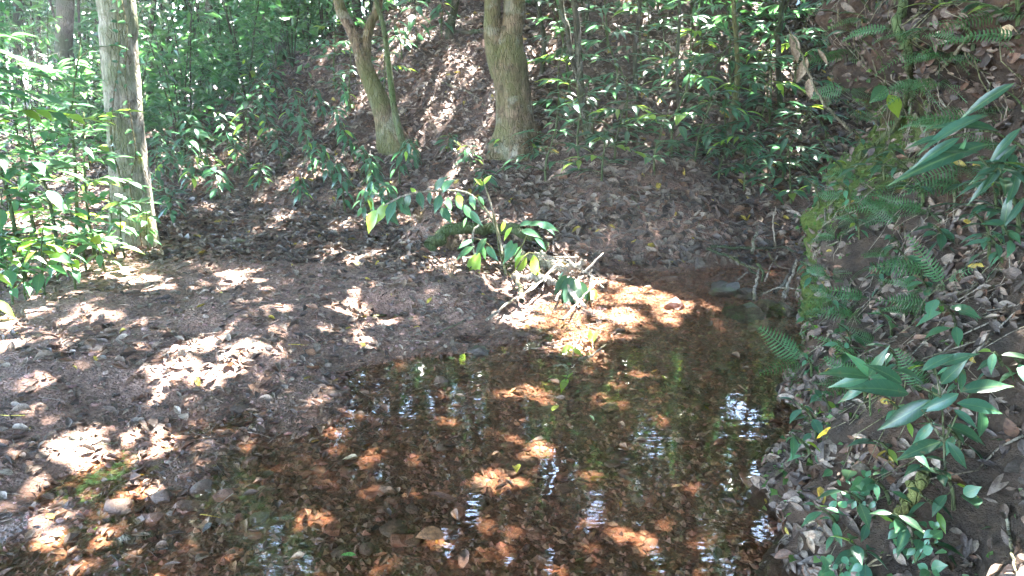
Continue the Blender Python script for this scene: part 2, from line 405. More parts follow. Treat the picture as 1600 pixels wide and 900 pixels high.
wx = np.arange(-2.7, 3.2, 0.022); wy = np.arange(0.6, 7.2, 0.022)
WX, WY = np.meshgrid(wx, wy, indexing='ij')
rc = hit(1148, 550); rr = np.hypot(WX - rc[0], WY - rc[1])
WZ = 0.0006 * fbm(WX * 5, WY * 8, 61, 2) + 0.0035 * np.sin(rr * 2 * math.pi / 0.085) * np.exp(-((rr - 0.10) / 0.10) ** 2)
for (qx, qy, am) in ((1075, 545, .0016), (1010, 640, .0008)):
    q = hit(qx, qy); r2 = np.hypot(WX - q[0], WY - q[1]); WZ += am * np.sin(r2 * 2 * math.pi / 0.11) * np.exp(-((r2 - 0.13) / 0.12) ** 2)
me = mesh_np('stream_water', np.stack([WX, WY, WZ], -1).reshape(-1, 3), grid_faces(len(wx), len(wy)), M['water'])
tag(obj('stream_water', me), 'shallow clear stream water with ring ripples', kind='structure')

# ------------------------------------------------------------------ leaf shapes
def leaf_tpl(w, nl=6, droop=0.25, fold=0.12, curl=0.0, wave=0.0, tip=1.0, a=0.85):
    """unit-long leaf: base at the origin, tip towards +Y, upper face +Z"""
    V = []
    for i in range(nl + 1):
        t = i / nl
        f = max(math.sin(math.pi * min(t ** a, 1)), 0) ** 0.8
        f *= (1 - 0.55 * max(0, t - 0.6) / 0.4) if tip else 1
        f = max(f, 0.03 if i in (0, nl) else 0.05)
        hw = w * f; z = -droop * t * t; y = t * (1 - 0.12 * droop * t)
        wv = wave * math.sin(t * 9.0)
        V += [(-hw, y, z + fold * hw + curl * hw * hw * 6 + wv), (0, y, z), (hw, y, z + fold * hw + curl * hw * hw * 6 - wv * 0.7)]
    F = []
    for i in range(nl):
        b = i * 3
        F += [(b, b + 1, b + 4, b + 3), (b + 1, b + 2, b + 5, b + 4)]
    return np.array(V), np.array(F)
LEAF = {}
for key, args in {'broad': (0.175, 7, .28, .3), 'oval': (0.23, 6, .2, .3), 'lance': (0.13, 7, .35, .3), 'drop': (0.18, 6, .55, .25), 'blade': (0.085, 8, .45, .4), 'wavy': (0.2, 7, .3, .15)}.items():
    LEAF[key] = leaf_tpl(*args, wave=0.02 if key == 'wavy' else 0)
LM = {}
def leaf_mesh(key, mat):
    if (key, mat) not in LM:
        LM[(key, mat)] = mesh_np('leaf_' + key, *LEAF[key], M[mat])
    return LM[(key, mat)]
def frond_tpl(n=17, w=0.17, arch=0.35):
    """fern frond of unit length: rachis and a pair of toothed pinnae at each step"""
    V, F = [], []
    def q(a, b, c, d):
        k = len(V); V.extend([a, b, c, d]); F.append((k, k + 1, k + 2, k + 3))
    def ctr(t): return np.array([0, t * (1 - 0.15 * arch * t), arch * (0.35 * t - t * t)])
    for i in range(10):
        a, b = ctr(i / 10), ctr((i + 1) / 10)
        q(a + (-.006, 0, 0), a + (.006, 0, 0), b + (.005, 0, 0), b + (-.005, 0, 0))
    for i in range(n):
        t = 0.16 + 0.82 * i / (n - 1); c = ctr(t)
        L = w * (math.sin(math.pi * min(1, (t - 0.05) ** 0.62)) ** 0.8 + 0.08); pw = 0.017 * (1.2 - 0.4 * t)
        for s in (-1, 1):
            d = np.array([s * 0.95, 0.3, -0.12]); e = np.array([0, 1, 0.0])
            m1 = c + d * L * 0.5 + (0, 0, 0.015); tp = c + d * L + (0, 0, -0.02 * s * 0 - 0.015)
            q(c - e * pw * 0.6, m1 - e * pw, m1 + e * pw, c + e * pw * 0.6)
            q(m1 - e * pw, tp - e * 0.003, tp + e * 0.003, m1 + e * pw)
    return np.array(V), np.array(F)
LEAF['frond'] = frond_tpl(14, .2, .5); LEAF['frond_narrow'] = frond_tpl(16, 0.12, 0.7)

def leaf_rot(d, up=(0, 0, 1), roll=0.0):
    d = Vector(d).normalized(); up = Vector(up)
    x = d.cross(up)
    if x.length < 1e-3: x = d.cross(Vector((0, 1, 0.01)))
    x.normalize(); z = x.cross(d)
    m = Matrix((x, d, z)).transposed()
    return (m @ Matrix.Rotation(roll, 3, 'Y')) if roll else m
def add_leaf(root, key, mat, pos, d, L, up=(0, 0, 1), roll=0.0, name='leaf', wid=1.0):
    """pos is in the root's own space"""
    o = bpy.data.objects.new(name, leaf_mesh(key, mat)); COL.objects.link(o); o.parent = root
    m3 = leaf_rot(d, up, roll)
    m3 = m3 @ Matrix.Diagonal((L * wid, L, L))
    m = m3.to_4x4(); m.translation = Vector(pos); o.matrix_basis = m
    return o
def U(a, b): return random.uniform(a, b)

# plants whose labels say which one of their cluster they are
REG = {}
ORD = ['leftmost', 'second', 'third', 'fourth', 'fifth', 'sixth', 'seventh', 'eighth', 'ninth', 'tenth', 'eleventh', 'twelfth', 'thirteenth', 'fourteenth', 'fifteenth',
       'sixteenth', 'seventeenth', 'eighteenth', 'nineteenth', 'twentieth', 'twenty-first', 'twenty-second', 'twenty-third', 'twenty-fourth', 'twenty-fifth', 'twenty-sixth', 'twenty-seventh', 'twenty-eighth', 'twenty-ninth', 'thirtieth', 'thirty-first', 'thirty-second', 'thirty-third', 'thirty-fourth', 'thirty-fifth', 'thirty-sixth', 'thirty-seventh', 'thirty-eighth']
def register(root, phrase, cat):
    root['category'] = cat; root['group'] = phrase
    REG.setdefault(phrase, []).append(root)
def zone(x, y):
    if x > 1262: return 'low on the bank' if y > 760 else 'on the bank beside the broad plant'
    if y > 740: return 'in the nearest ' + ('left' if x < 420 else 'middle' if x < 850 else 'right') + ' shallows'
    return 'in the ' + ('left' if x < 420 else 'middle' if x < 850 else 'right') + ' part of the stream'
def bar_zone(x, y):
    return ('on the far bar' if y < 560 else 'on the near bar') + (' at the left' if x < 300 else ' near the stream')
def finish_labels():
    for phrase, L in REG.items():
        if len(L) == 1: L[0]['label'] = 'the only one of the ' + phrase; continue
        L.sort(key=lambda o: topx(o.location)[0])
        for i, o in enumerate(L):
            if i == len(L) - 1: s = 'rightmost of the '
            elif i == 0: s = 'leftmost of the '
            else: s = ORD[i] + ' from the left of the '
            o['label'] = s + phrase

def stem_path(h, lean, n=10):
    P = [(0, 0, 0)]
    for i in range(1, 4):
        t = i / 3; P.append((lean[0] * t * t * h + U(-.03, .03) * h, lean[1] * t * t * h + U(-.03, .03) * h, h * t * (1 - .1 * (abs(lean[0]) + abs(lean[1])) * t)))
    return catmull(P, n)
def pieces_stem(root, parts, mat='stem_green', name='stem'):
    V, F = join(parts); return obj(name, mesh_np(name, V, F, M[mat]), root)
def sapling(loc, h, L, n, key='broad', mat='dark_leaf', lean=(0, 0), name='sapling', young=0.06, lo=0.3, droop=0.25):
    root = empty(name, loc)
    P = stem_path(h, lean, 12); parts = [tube(P, [0.006 + 0.006 * h, 0.003], 6)]
    a = U(0, 6.3)
    for i in range(n):
        t = lo + (1 - lo) * (i / max(1, n - 1)) ** 0.8; a += 2.4 + U(-.3, .3)
        k = min(int(t * 11), 10); p = P[k] + (P[k + 1] - P[k]) * (t * 11 - k if t < 1 else 1)
        el = U(-.35, .35) + 0.5 * (t - .6) - droop * .5
        d = np.array([math.cos(a) * math.cos(el), math.sin(a) * math.cos(el), math.sin(el)])
        pl = L * U(.15, .45) * (1.3 - t * .7); q = p + d * pl
        parts.append(tube(np.array([p, q]), [0.0022, 0.0018], 3))
        y = random.random() < young
        add_leaf(root, key, 'young_leaf' if y else mat, q, d + np.array([0, 0, -droop * U(.3, 1.2)]), L * U(.7, 1.15) * (1.1 - .35 * abs(t - .6)), roll=U(-.5, .5))
    pieces_stem(root, parts)
    return root
def bushy(loc, h, L, nb, nl, key='broad', mat='mid_leaf', lean=(0, 0), name='shrub', bl=0.4, young=0.08, lo=0.35, spread=6.3, a0=None):
    """a stem with side twigs, each with two rows of leaves and one at its end"""
    root = empty(name, loc)
    P = stem_path(h, lean, 12); parts = [tube(P, [0.008 + 0.006 * h, 0.004], 6)]
    a = U(0, 6.3) if a0 is None else a0
    for b in range(nb):
        t = lo + (1 - lo) * b / max(1, nb - 1); a += (2.4 + U(-.4, .4)) if spread > 6 else U(-spread, spread) * .5
        aa = a if spread > 6 else a0 + U(-spread, spread) * .5
        k = min(int(t * 11), 10); p = P[k]
        el = U(.0, .55); B = bl * U(.65, 1.2) * (1.15 - .45 * t)
        d = np.array([math.cos(aa) * math.cos(el), math.sin(aa) * math.cos(el), math.sin(el)])
        tw = catmull([p, p + d * B * .5, p + d * B + np.array([0, 0, -.22 * B])], 7)
        parts.append(tube(tw, [0.0042, 0.002], 4))
        side = np.cross(d, (0, 0, 1)); side /= np.linalg.norm(side)
        y = random.random() < young * 1.6
        for i in range(nl):
            u = .3 + .65 * i / nl; kk = min(int(u * 6), 5); q = tw[kk] + (tw[kk + 1] - tw[kk]) * (u * 6 - kk)
            s = 1 if i % 2 else -1
            dl = d * .75 + side * s * U(.6, 1.0) + np.array([0, 0, U(-.45, .1)])
            add_leaf(root, key, 'young_leaf' if (y and random.random() < .5) else mat, q + side * s * .012, dl, L * U(.72, 1.1), roll=U(-.3, .3))
        add_leaf(root, key, 'young_leaf' if y else mat, tw[-1], d + np.array([0, 0, U(-.5, 0)]), L * U(.85, 1.15), roll=U(-.3, .3))
    pieces_stem(root, parts)
    return root
def fern(loc, nf, L, out=(0, -1, 0), key='frond', name='fern', spread=2.2, rise=0.5):
    root = empty(name, loc)
    a0 = math.atan2(out[1], out[0])
    V, F = tube(np.array([[0, 0, -.03], [0, 0, .015]]) + np.array(out) * .01, [0.012, 0.009], 6)
    obj('rootstock', mesh_np('rootstock', V, F, M['bark_dark']), root)
    for i in range(nf):
        a = a0 + spread * ((i + .5) / nf - .5) + U(-.15, .15); el = rise * U(.2, 1.3) - .1
        d = np.array([math.cos(a) * math.cos(el), math.sin(a) * math.cos(el), math.sin(el)])
        add_leaf(root, key, 'fern', d * .01, d, L * U(.7, 1.15), up=(U(-.9, -.2), U(-1.0, -.4), U(.3, .9)), roll=U(-.35, .35), name='frond', wid=U(.85, 1.15))
    return root

# joined foliage for plants too far away to tell leaves apart
CROWN_TPL = np.array([(0, 0, 0), (-.5, .42, .06), (0, .48, -.03), (.5, .42, .06), (0, 1, -.12)])
CROWN_F = np.array([(0, 2, 1), (0, 3, 2), (1, 2, 4), (2, 3, 4)])
SIMPLE_TPL = np.array([(0, 0, 0), (-.5, .45, .08), (0, 1, -.1), (.5, .45, .08)]); SIMPLE_F = np.array([(0, 2, 1), (0, 3, 2)])
def leaf_cloud(pos, L, cols, width=0.45, flat=0.5, simple=False):
    """one mesh of folded leaves at POS (n,3) of length L (n,), normals mostly upwards"""
    n = len(pos)
    a = rng.random(n) * 6.283; el = rng.normal(-0.25, 0.35, n)
    d = np.stack([np.cos(a) * np.cos(el), np.sin(a) * np.cos(el), np.sin(el)], -1)
    up = rng.normal(0, 1, (n, 3)) * flat + np.array([0, 0, 1.0])
    x = np.cross(d, up); x /= np.linalg.norm(x, axis=1)[:, None]; z = np.cross(x, d)
    T, TF = (SIMPLE_TPL, SIMPLE_F) if simple else (CROWN_TPL, CROWN_F); k = len(T)
    V = pos[:, None] + (T[None, :, 0:1] * (x * (L * width)[:, None])[:, None] + T[None, :, 1:2] * (d * L[:, None])[:, None] + T[None, :, 2:3] * (z * L[:, None])[:, None])
    F = (TF[None] + (np.arange(n) * k)[:, None, None]).reshape(-1, 3)
    return V.reshape(-1, 3), F, np.repeat(cols, k, 0)
def green_cols(n, bright=1.0):
    t = rng.random(n)[:, None]; v = (0.6 + 0.8 * rng.random(n))[:, None]
    c = (np.array([0.034, 0.092, 0.052]) * (1 - t) + np.array([0.075, 0.145, 0.05]) * t) * v * bright
    return np.clip(c, 0, 0.4)

# ------------------------------------------------------------------ places where the sun reaches the ground through the canopy
PATCH = [  # pixel, half width in pixels, half height in pixels
 (190, 430, 45, 9), (175, 492, 45, 10), (375, 433, 60, 7), (15, 605, 25, 16), (25, 480, 28, 22), (60, 735, 55, 40), (150, 765, 70, 22), (235, 685, 45, 22),
 (100, 690, 40, 22), (375, 500, 26, 14), (300, 545, 45, 12), (370, 603, 28, 16), (270, 528, 35, 8), (555, 462, 30, 12), (490, 388, 32, 6), (505, 410, 25, 5), (400, 370, 25, 5),
 (45, 820, 35, 20), (130, 860, 30, 14), (290, 610, 30, 10), (340, 560, 30, 10), (420, 470, 30, 8), (10, 540, 20, 12), (540, 505, 18, 8),
 (850, 485, 50, 22), (905, 492, 60, 20), (970, 470, 75, 22), (1040, 478, 55, 18), (940, 500, 60, 12), (880, 415, 40, 14), (830, 362, 32, 12), (905, 440, 35, 14), (670, 350, 18, 20), (655, 330, 14, 14),
 (665, 608, 24, 7), (490, 640, 34, 9), (605, 503, 26, 8), (650, 690, 34, 9), (800, 630, 36, 8), (790, 502, 18, 6), (1010, 577, 22, 5), (1110, 607, 34, 7), (1008, 625, 24, 7), (1030, 548, 28, 5),
 (1030, 514, 34, 5), (1200, 680, 28, 9), (1160, 782, 18, 6), (1065, 828, 24, 10), (910, 720, 22, 12), (615, 830, 28, 12), (690, 785, 24, 10), (380, 775, 20, 8), 
 (675, 138, 16, 8), (655, 75, 10, 6), (710, 88, 12, 8), (510, 85, 26, 9), (540, 78, 18, 8), (570, 170, 18, 8), (460, 285, 15, 10), (505, 272, 20, 10), (380, 225, 13, 9), (350, 285, 18, 10), (325, 325, 18, 8),
 (760, 180, 15, 7), (850, 170, 14, 6), (1150, 165, 26, 16), (1118, 195, 24, 14), (1230, 245, 20, 12), (1130, 95, 18, 9), (1210, 215, 16, 9), (1000, 22, 20, 9), (1085, 225, 20, 8), (790, 275, 12, 6), (745, 305, 14, 6),
 (640, 40, 20, 10), (440, 340, 20, 6), (600, 215, 10, 8), (690, 190, 14, 8), (1180, 120, 16, 8), (1060, 330, 16, 6), (920, 150, 14, 8), (1000, 462, 40, 10), (930, 470, 40, 10), (1010, 150, 16, 8), (960, 210, 14, 7), (1020, 380, 20, 5), (640, 360, 20, 8), (870, 80, 14, 8),
]
GAPS = []
fr = random.Random(5)
for i in range(170): PATCH.append((fr.uniform(240, 1250), fr.uniform(5, 370), fr.uniform(8, 20), fr.uniform(5, 9)))
for i in range(26): PATCH.append((fr.uniform(0, 760), fr.uniform(385, 640), fr.uniform(10, 26), fr.uniform(3, 6)))
for i in range(44): PATCH.append((fr.uniform(-60, 140), fr.uniform(90, 430), fr.uniform(18, 40), fr.uniform(8, 18)))
for (x, y, hw, hh) in PATCH:
    p = hit(x, y); dist = np.linalg.norm(p - (0, 0, CAM_H)); r = hw / FPX * dist
    ry = abs(hit(x, y - hh)[1] - hit(x, y + hh)[1]) * .5
    k = (.42 if y > 640 else .68) if p[2] < .01 and y > 515 and x > 240 else .9
    if 780 < x < 1080 and 345 < y < 510: k = 1.25
    GAPS.append((p, max(r, .05) * k, float(np.clip(ry, .6 * r, 2.2 * r)) * k, .35 if k < .7 else 1.0))
for (px_, py_, Y_, r) in ((40, 180, 5.9, .3), (20, 250, 5.6, .34), (80, 300, 5.7, .3), (10, 330, 5.5, .32), (110, 215, 6.0, .2), (60, 390, 5.8, .25), (150, 330, 6.0, .2), (20, 110, 6, .25), (205, 200, 7.0, .12), (212, 120, 7.0, .12), (215, 290, 7.0, .10), (208, 60, 7.0, .12), (40, 190, 5.6, .6), (10, 300, 5.3, .5), (110, 290, 5.9, .4), (215, 150, 5.75, .22), (220, 250, 5.75, .2), (212, 50, 5.75, .2), (225, 340, 5.75, .15), (590, 330, 5.8, .2), (740, 310, 5.8, .2), (640, 315, 5.8, .15), (830, 350, 5.7, .2), (880, 400, 5.6, .25), (740, 380, 5.7, .15), (890, 540, 4.3, .15), (925, 430, 5.4, .2), (650, 50, 10.5, .25), (1050, 185, 8.6, .2), (960, 120, 9.5, .2), (1180, 180, 8.5, .2), (690, 290, 5.8, .2)):
    GAPS.append((at(px_, py_, Y_), r, r, 1.0))
# breaks in the leaves through which the stream mirrors the sky: water pixel, radius as an angle
SKYHOLES = [(1075, 550, .012), (1108, 552, .012), (1150, 635, .016), (1168, 660, .014), (1125, 655, .012), (1180, 735, .012), (1140, 720, .010), (1215, 740, .008), (858, 725, .014), (862, 765, .016), (885, 740, .008), (800, 880, .02), (1185, 835, .012), (1100, 868, .014), (770, 782, .014), (735, 805, .014),
            (1022, 690, .012), (1000, 640, .010), (1192, 662, .012), (545, 735, .008), (590, 742, .008), (455, 690, .006), (640, 640, .006), (560, 640, .006), (1060, 620, .008), (930, 800, .008), (1020, 870, .012), (990, 585, .008), (700, 850, .012), (860, 880, .016), (1140, 885, .010)]
HOLES = []
for (x, y, a) in SKYHOLES:
    d = rdir(x, y); d = d / np.linalg.norm(d); p = np.array([0, 0, CAM_H]) + d * (CAM_H / -d[2]); HOLES.append((p, d * (1, 1, -1), a * .55))
def sunlit_mask(pos, margin=0.0, holes=False, lo=0.3):
    """True for leaves that would shade one of the sunlit places (or stand in a break through which the stream mirrors the sky)"""
    bad = np.zeros(len(pos), bool); keepsome = rng.random(len(pos)) < .10
    for i, (p, rx, ry, mk) in enumerate(GAPS):
        mg = margin * mk
        dz = pos[:, 2] - p[2]
        qx = pos[:, 0] - SUN[0] / SUN[2] * dz - p[0]; qy = pos[:, 1] - SUN[1] / SUN[2] * dz - p[1]
        near = (np.abs(qx) < 2 * rx + mg) & (np.abs(qy) < 2 * ry + mg) & (dz > lo)
        k = np.nonzero(near)[0]
        if not len(k): continue
        wob = 1 + 1.3 * vnoise(qx[k] * 3 / rx, qy[k] * 3 / ry, i % 60)
        bad[k] |= ((qx[k] / (rx + mg)) ** 2 + (qy[k] / (ry + mg)) ** 2) < wob
    bad &= ~keepsome
    if holes:
        for p, d, a in HOLES:
            v = pos - p; t = v @ d; pr = np.linalg.norm(v - t[:, None] * d, axis=1)
            bad |= (t > 3) & (pr < t * a + .1)
    return bad

# ------------------------------------------------------------------ trees
TREES = []   # trunk roots with the place of their crown
def tree(name, label, pxpath, widths, bark, top, group=None, Y=None, lean_far=(0, 0), flare=None, extra=None, seg=18, cat='tree'):
    base = hit(*pxpath[0]) if Y is None else at(*pxpath[0], Y)
    Yb = base[1]
    P = [np.array([base[0], base[1], base[2] - 0.12])] + [at(x, y, Yb) for x, y in pxpath[1:]]
    for i in range(1, len(P)): P[i][1] += lean_far[1] * (P[i][2] - base[2])
    d = P[-1] - P[-2]; d /= np.linalg.norm(d); d = d * .5 + np.array([0, 0, .5]); d /= np.linalg.norm(d)
    z = P[-1][2]
    while P[-1][2] < top: P.append(P[-1] + d * min(1.6, top - P[-1][2] + .2) + rng.normal(0, .08, 3) * (1, 1, 0)); d = d * .8 + np.array([rng.normal(0, .05), rng.normal(0, .05), .3]); d /= np.linalg.norm(d)
    P = np.array(P); dist = base[1] * CP - (base[2] - CAM_H) * SP 
    n = int(np.linalg.norm(np.diff(P, axis=0), axis=1).sum() / (0.05 if seg > 12 else .15)) + 6
    path = catmull(P, n)
    r0 = [w / FPX * dist * .5 for w in widths]
    # widths follow the visible part, then taper to a third
    zz = path[:, 2]; tv = np.clip((zz - base[2]) / max(P[len(pxpath) - 1][2] - base[2], .1), 0, None)
    rad = np.where(tv <= 1, np.interp(tv, np.linspace(0, 1, len(r0)), r0), r0[-1] * np.interp(zz, [P[len(pxpath) - 1][2], top], [1, .35]))
    root = empty(name, base)
    V, F = tube(path - base, rad, seg, bump=0.10, flare=flare, seed=rng.random() * 9)
    parts = [(V, F)]
    tips = [path[-1]]
    for (ep, ew, etop) in (extra or []):      # further stems of the same trunk
        Q = [at(x, y, Yb) for x, y in ep]
        d = Q[-1] - Q[-2]; d /= np.linalg.norm(d)
        while Q[-1][2] < etop: Q.append(Q[-1] + (d * .4 + np.array([0, 0, .7])) * 1.3)
        qq = catmull(Q, 26 if len(Q) > 3 else 14)
        parts.append(tube(qq - base, [w / FPX * dist * .5 for w in ew], 12, bump=0.14, seed=3)); tips.append(qq[-1])
    # limbs under the crown
    for k in range(6):
        t = int(n * (0.62 + .06 * k)); 
        if t >= n - 2 or path[t][2] < 4.2: continue
        a = rng.random() * 6.28; Lb = U(1.2, 2.4); p = path[t]
        e = p + np.array([math.cos(a) * Lb, math.sin(a) * Lb, U(.5, 1.3)])
        qq = catmull([p, (p + e) / 2 + (0, 0, .2), e], 8); parts.append(tube(qq - base, [rad[t] * .45, .015], 6))
    V, F = join(parts)
    obj('trunk', mesh_np('trunk', V, F, M[bark]), root)
    tag(root, label, cat, group)
    TREES.append((root, path[-1], base)); return root

T1 = tree('forest_tree', 'broad pale grey trunk with green moss beside the sunlit shrubs', [(212, 388), (207, 310), (194, 180), (184, 60), (180, 0)], [58, 54, 51, 50, 52], 'bark_pale', 9.5, seg=30, flare=(.55, .26, 5))
T2 = tree('forest_tree', 'leaning brown trunk on the slope with a curved upper limb', [(622, 222), (598, 170), (574, 115), (556, 62), (535, 20), (528, 0)], [40, 29, 26, 23, 18, 15], 'bark_brown', 8.5, seg=24, flare=(.5, .3, 3),
          extra=[([(572, 108), (572, 70), (580, 32), (592, 0)], [17, 14, 13, 9, 5], 8.0)])
T3 = tree('forest_tree', 'straight brown trunk that forks in two above the slope', [(806, 228), (806, 190), (800, 130), (795, 80), (802, 30), (804, 0)], [64, 52, 52, 54, 34, 32], 'bark_brown', 10.5, seg=30, flare=(.42, .26, 5),
          extra=[([(790, 115), (776, 75), (770, 35), (769, 0)], [42, 28, 20, 16, 7], 9.0)])
tree('slender_tree', 'thin mossy pole standing against the leaning trunk', [(636, 238), (618, 180), (610, 125), (602, 60), (594, 20), (588, 0)], [12, 10, 9, 8, 7], 'stem_green', 6.5, seg=10)
tree('slender_tree', 'thin dark double-stemmed tree right of the forked trunk', [(928, 232), (915, 190), (906, 120), (902, 50), (897, 0)], [12, 12, 11, 10, 10], 'bark_dark', 8, seg=12, extra=[([(906, 130), (893, 90), (886, 40), (876, 0)], [9, 8, 7, 6, 3], 6.5)])
tree('slender_tree', 'short leaning brown pole on the sunlit patch of the right slope', [(1138, 212), (1146, 180), (1152, 120), (1150, 60), (1146, 0)], [14, 11, 8, 7, 7], 'bark_brown', 7, seg=10)
for i, (pp, w, lab) in enumerate([
    ([(1062, 190), (1058, 100), (1062, 0)], [6, 5], 'thin upright stem on the right slope, between the double-stemmed tree and the leaning pole'),
    ([(996, 160), (992, 80), (1000, 0)], [7, 6], 'thin upright stem right beside the dark double-stemmed tree'),
    ([(1222, 170), (1216, 80), (1222, 0)], [9, 8], 'thin upright stem just left of the mossy bank'),
    ([(845, 120), (850, 60), (842, 0)], [8, 7], 'thin upright stem directly right of the forked trunk'),
    ([(700, 60), (706, 30), (712, 0)], [14, 12], 'dark stem at the top of the slope between leaning and forked trunks')]):
    tree('slender_tree', lab, pp, w, 'bark_dark', 6 + i * .4, seg=8)
# the wood beyond, on the left
BACK = [(100, 205, 24, 13.5, 'thickest dark trunk in the shade left of the broad pale trunk'), (30, 190, 12, 15, 'slim dark trunk at the left edge of the wood'), (150, 190, 14, 16, 'dark trunk just left of the broad pale trunk'),
        (240, 185, 9, 14, 'first thin trunk right of the broad pale trunk'), (285, 170, 7, 17, 'second thin trunk right of the broad pale trunk'), (322, 172, 15, 13, 'stouter dark trunk in the wood behind the shady bank'),
        (365, 150, 8, 16, 'fourth thin trunk right of the broad pale trunk'), (412, 150, 13, 14, 'dark trunk halfway between pale and leaning trunks'), (442, 130, 10, 12, 'slender trunk at the foot of the sunlit crest'),
        (478, 90, 7, 15, 'thin trunk on the crest, nearest to the leaning trunk'), (215, 160, 11, 20, 'far trunk half hidden behind the broad pale trunk'), (60, 160, 7, 21, 'faint far trunk between the two left dark trunks')]
for (x, y, w, Y, lab) in BACK:
    b = at(x, y, Y); b[2] = float(H(b[0], b[1])); bx, by_ = topx(b)
    tree('wood_tree', lab, [(x, by_), (x + U(-6, 6), 70), (x + U(-8, 8), 0)], [w * 1.15, w, w], 'bark_dark', U(8, 11), group='dark trunks of the wood on the left', Y=Y, seg=12)
# trees on top of the slope whose crowns roof the stream; only stems and lowest leaves come into the picture
for i, (x, Y, w) in enumerate([(1010, 13, 26), (1130, 12.5, 20), (1290, 13.5, 24), (905, 15, 22), (650, 14.5, 22), (1420, 11.5, 22), (560, 17, 16)]):
    b = at(x, 40, Y); b[2] = float(H(b[0], b[1])); bx, by_ = topx(b)
    tree('wood_tree', ORD[i] .replace('leftmost', 'first') + ' tall trunk standing high on the slope among the thicket', [(x, by_), (x + U(-5, 5), by_ - 60), (x + U(-8, 8), by_ - 120)], [w, w * .9, w * .9], 'bark_dark', 11.5, group='trunks high on the slope', Y=Y, seg=12)

# ------------------------------------------------------------------ crowns: leaves over the whole glade, each given to the nearest tree
def canopy():
    nC = 2500
    c = np.stack([rng.uniform(-13, 14, nC), rng.uniform(-7, 21, nC), rng.uniform(4.6, 10.0, nC)], -1)
    c[:, 2] += np.clip(H(c[:, 0], c[:, 1]), 0, 4) * .8
    per = 125
    pos = np.repeat(c, per, 0) + rng.normal(0, 1, (nC * per, 3)) * np.array([.62, .62, .38])
    px, py = topx(pos.T)[0], topx(pos.T)[1]
    inview = (px > -60) & (px < 1660) & (py > -40) & (pos[:, 1] > 0)
    keep = ~sunlit_mask(pos, .075, True) & ~(inview & (pos[:, 1] < 12))
    pos = pos[keep]
    nC = 950
    c = np.stack([rng.uniform(-18, 18, nC), rng.uniform(21, 34, nC), rng.uniform(2.5, 16.0, nC)], -1)
    far = np.repeat(c, 60, 0) + rng.normal(0, 1, (nC * 60, 3)) * np.array([.8, .8, .5])
    pos = np.vstack([pos, far[~sunlit_mask(far, .0, True)]])
    tips = np.array([t[1][:2] for t in TREES]); 
    own = np.argmin(((pos[:, None, :2] - tips[None]) ** 2).sum(-1), 1)
    for k, (root, tip, base) in enumerate(TREES):
        q = pos[own == k]
        if len(q) < 30: continue
        V, F, C = leaf_cloud(q - base, np.where(q[:, 1] > 21, 1.6, 1.0) * rng.uniform(.17, .29, len(q)), green_cols(len(q), .9), .52, simple=True)
        tag(obj('crown', mesh_np('crown', V, F, M['canopy'], C, smooth=False), root), kind='stuff')
canopy()

# ------------------------------------------------------------------ understorey on the slope and in the wood: one stem and a mass of small leaves each
def thicket(loc, h, r, n, L, phrase, bright=1.0, name='understorey_bush', nst=4):
    root = empty(name, loc); parts = []; P = []
    for k in range(nst):
        a = U(0, 6.3); e = np.array([math.cos(a) * r * U(.2, .7), math.sin(a) * r * U(.2, .7), h * U(.7, 1)])
        pth = catmull([(0, 0, -.05), e * (.4, .4, .5), e], 9); parts.append(tube(pth, [.006 + .004 * h, .003], 5))
        for b in range(5):
            t = U(.25, 1); k2 = int(t * 8); P.append(pth[k2] + rng.normal(0, 1, 3) * r * np.array([.35, .35, .15]))
            parts.append(tube(np.array([pth[k2], P[-1]]), [.003, .002], 3))
    P = np.array(P)
    pos = P[rng.integers(0, len(P), n)] + rng.normal(0, 1, (n, 3)) * np.array([.22, .22, .12]) * r
    pos[:, 2] = np.maximum(pos[:, 2], .04)
    pos = pos[~sunlit_mask(pos + np.asarray(loc), .02, True, .5)]
    pieces_stem(root, parts, 'bark_dark')
    V, F, C = leaf_cloud(pos, rng.uniform(.7, 1.25, len(pos)) * L, green_cols(len(pos), bright), .42)
    tag(obj('foliage', mesh_np('foliage', V, F, M['crown'], C, smooth=False), root), kind='stuff')
    register(root, phrase, 'bush')
    return root
for i in range(30):   # top of the slope, right half
    x = 840 + 17 * i + U(-10, 10); Y = U(9.2, 12.5)
    b = at(x, 0, Y); b[2] = float(H(b[0], b[1]))
    thicket(b, U(1.0, 2.2), U(.6, .9), 260, .17, 'bushes along the top of the right slope')
for i in range(9):
    x = 590 + 26 * i + U(-10, 10); Y = U(11.5, 14.5)
    b = at(x, 0, Y); b[2] = float(H(b[0], b[1]))
    thicket(b, U(.5, 1.2), U(.4, .6), 110, .15, 'small bushes on the crest between the big trunks')
for i in range(30):   # wood on the left
    x = -120 + 22 * i + U(-14, 14); Y = U(9.2, 13.5)
    b = at(x, 0, Y); b[2] = float(H(b[0], b[1]))
    thicket(b, U(1.0, 2.6), U(.6, .95), 360, .14, 'dark bushes behind the broad pale trunk')
for i in range(30):
    x = -160 + 32 * i + U(-14, 14); Y = U(15, 25)
    b = at(x, 0, Y); b[2] = float(H(b[0], b[1]))
    thicket(b, U(4, 7.5), U(1.3, 1.9), 900, .24, 'tall bushes deep in the wood', 1.25, nst=6)

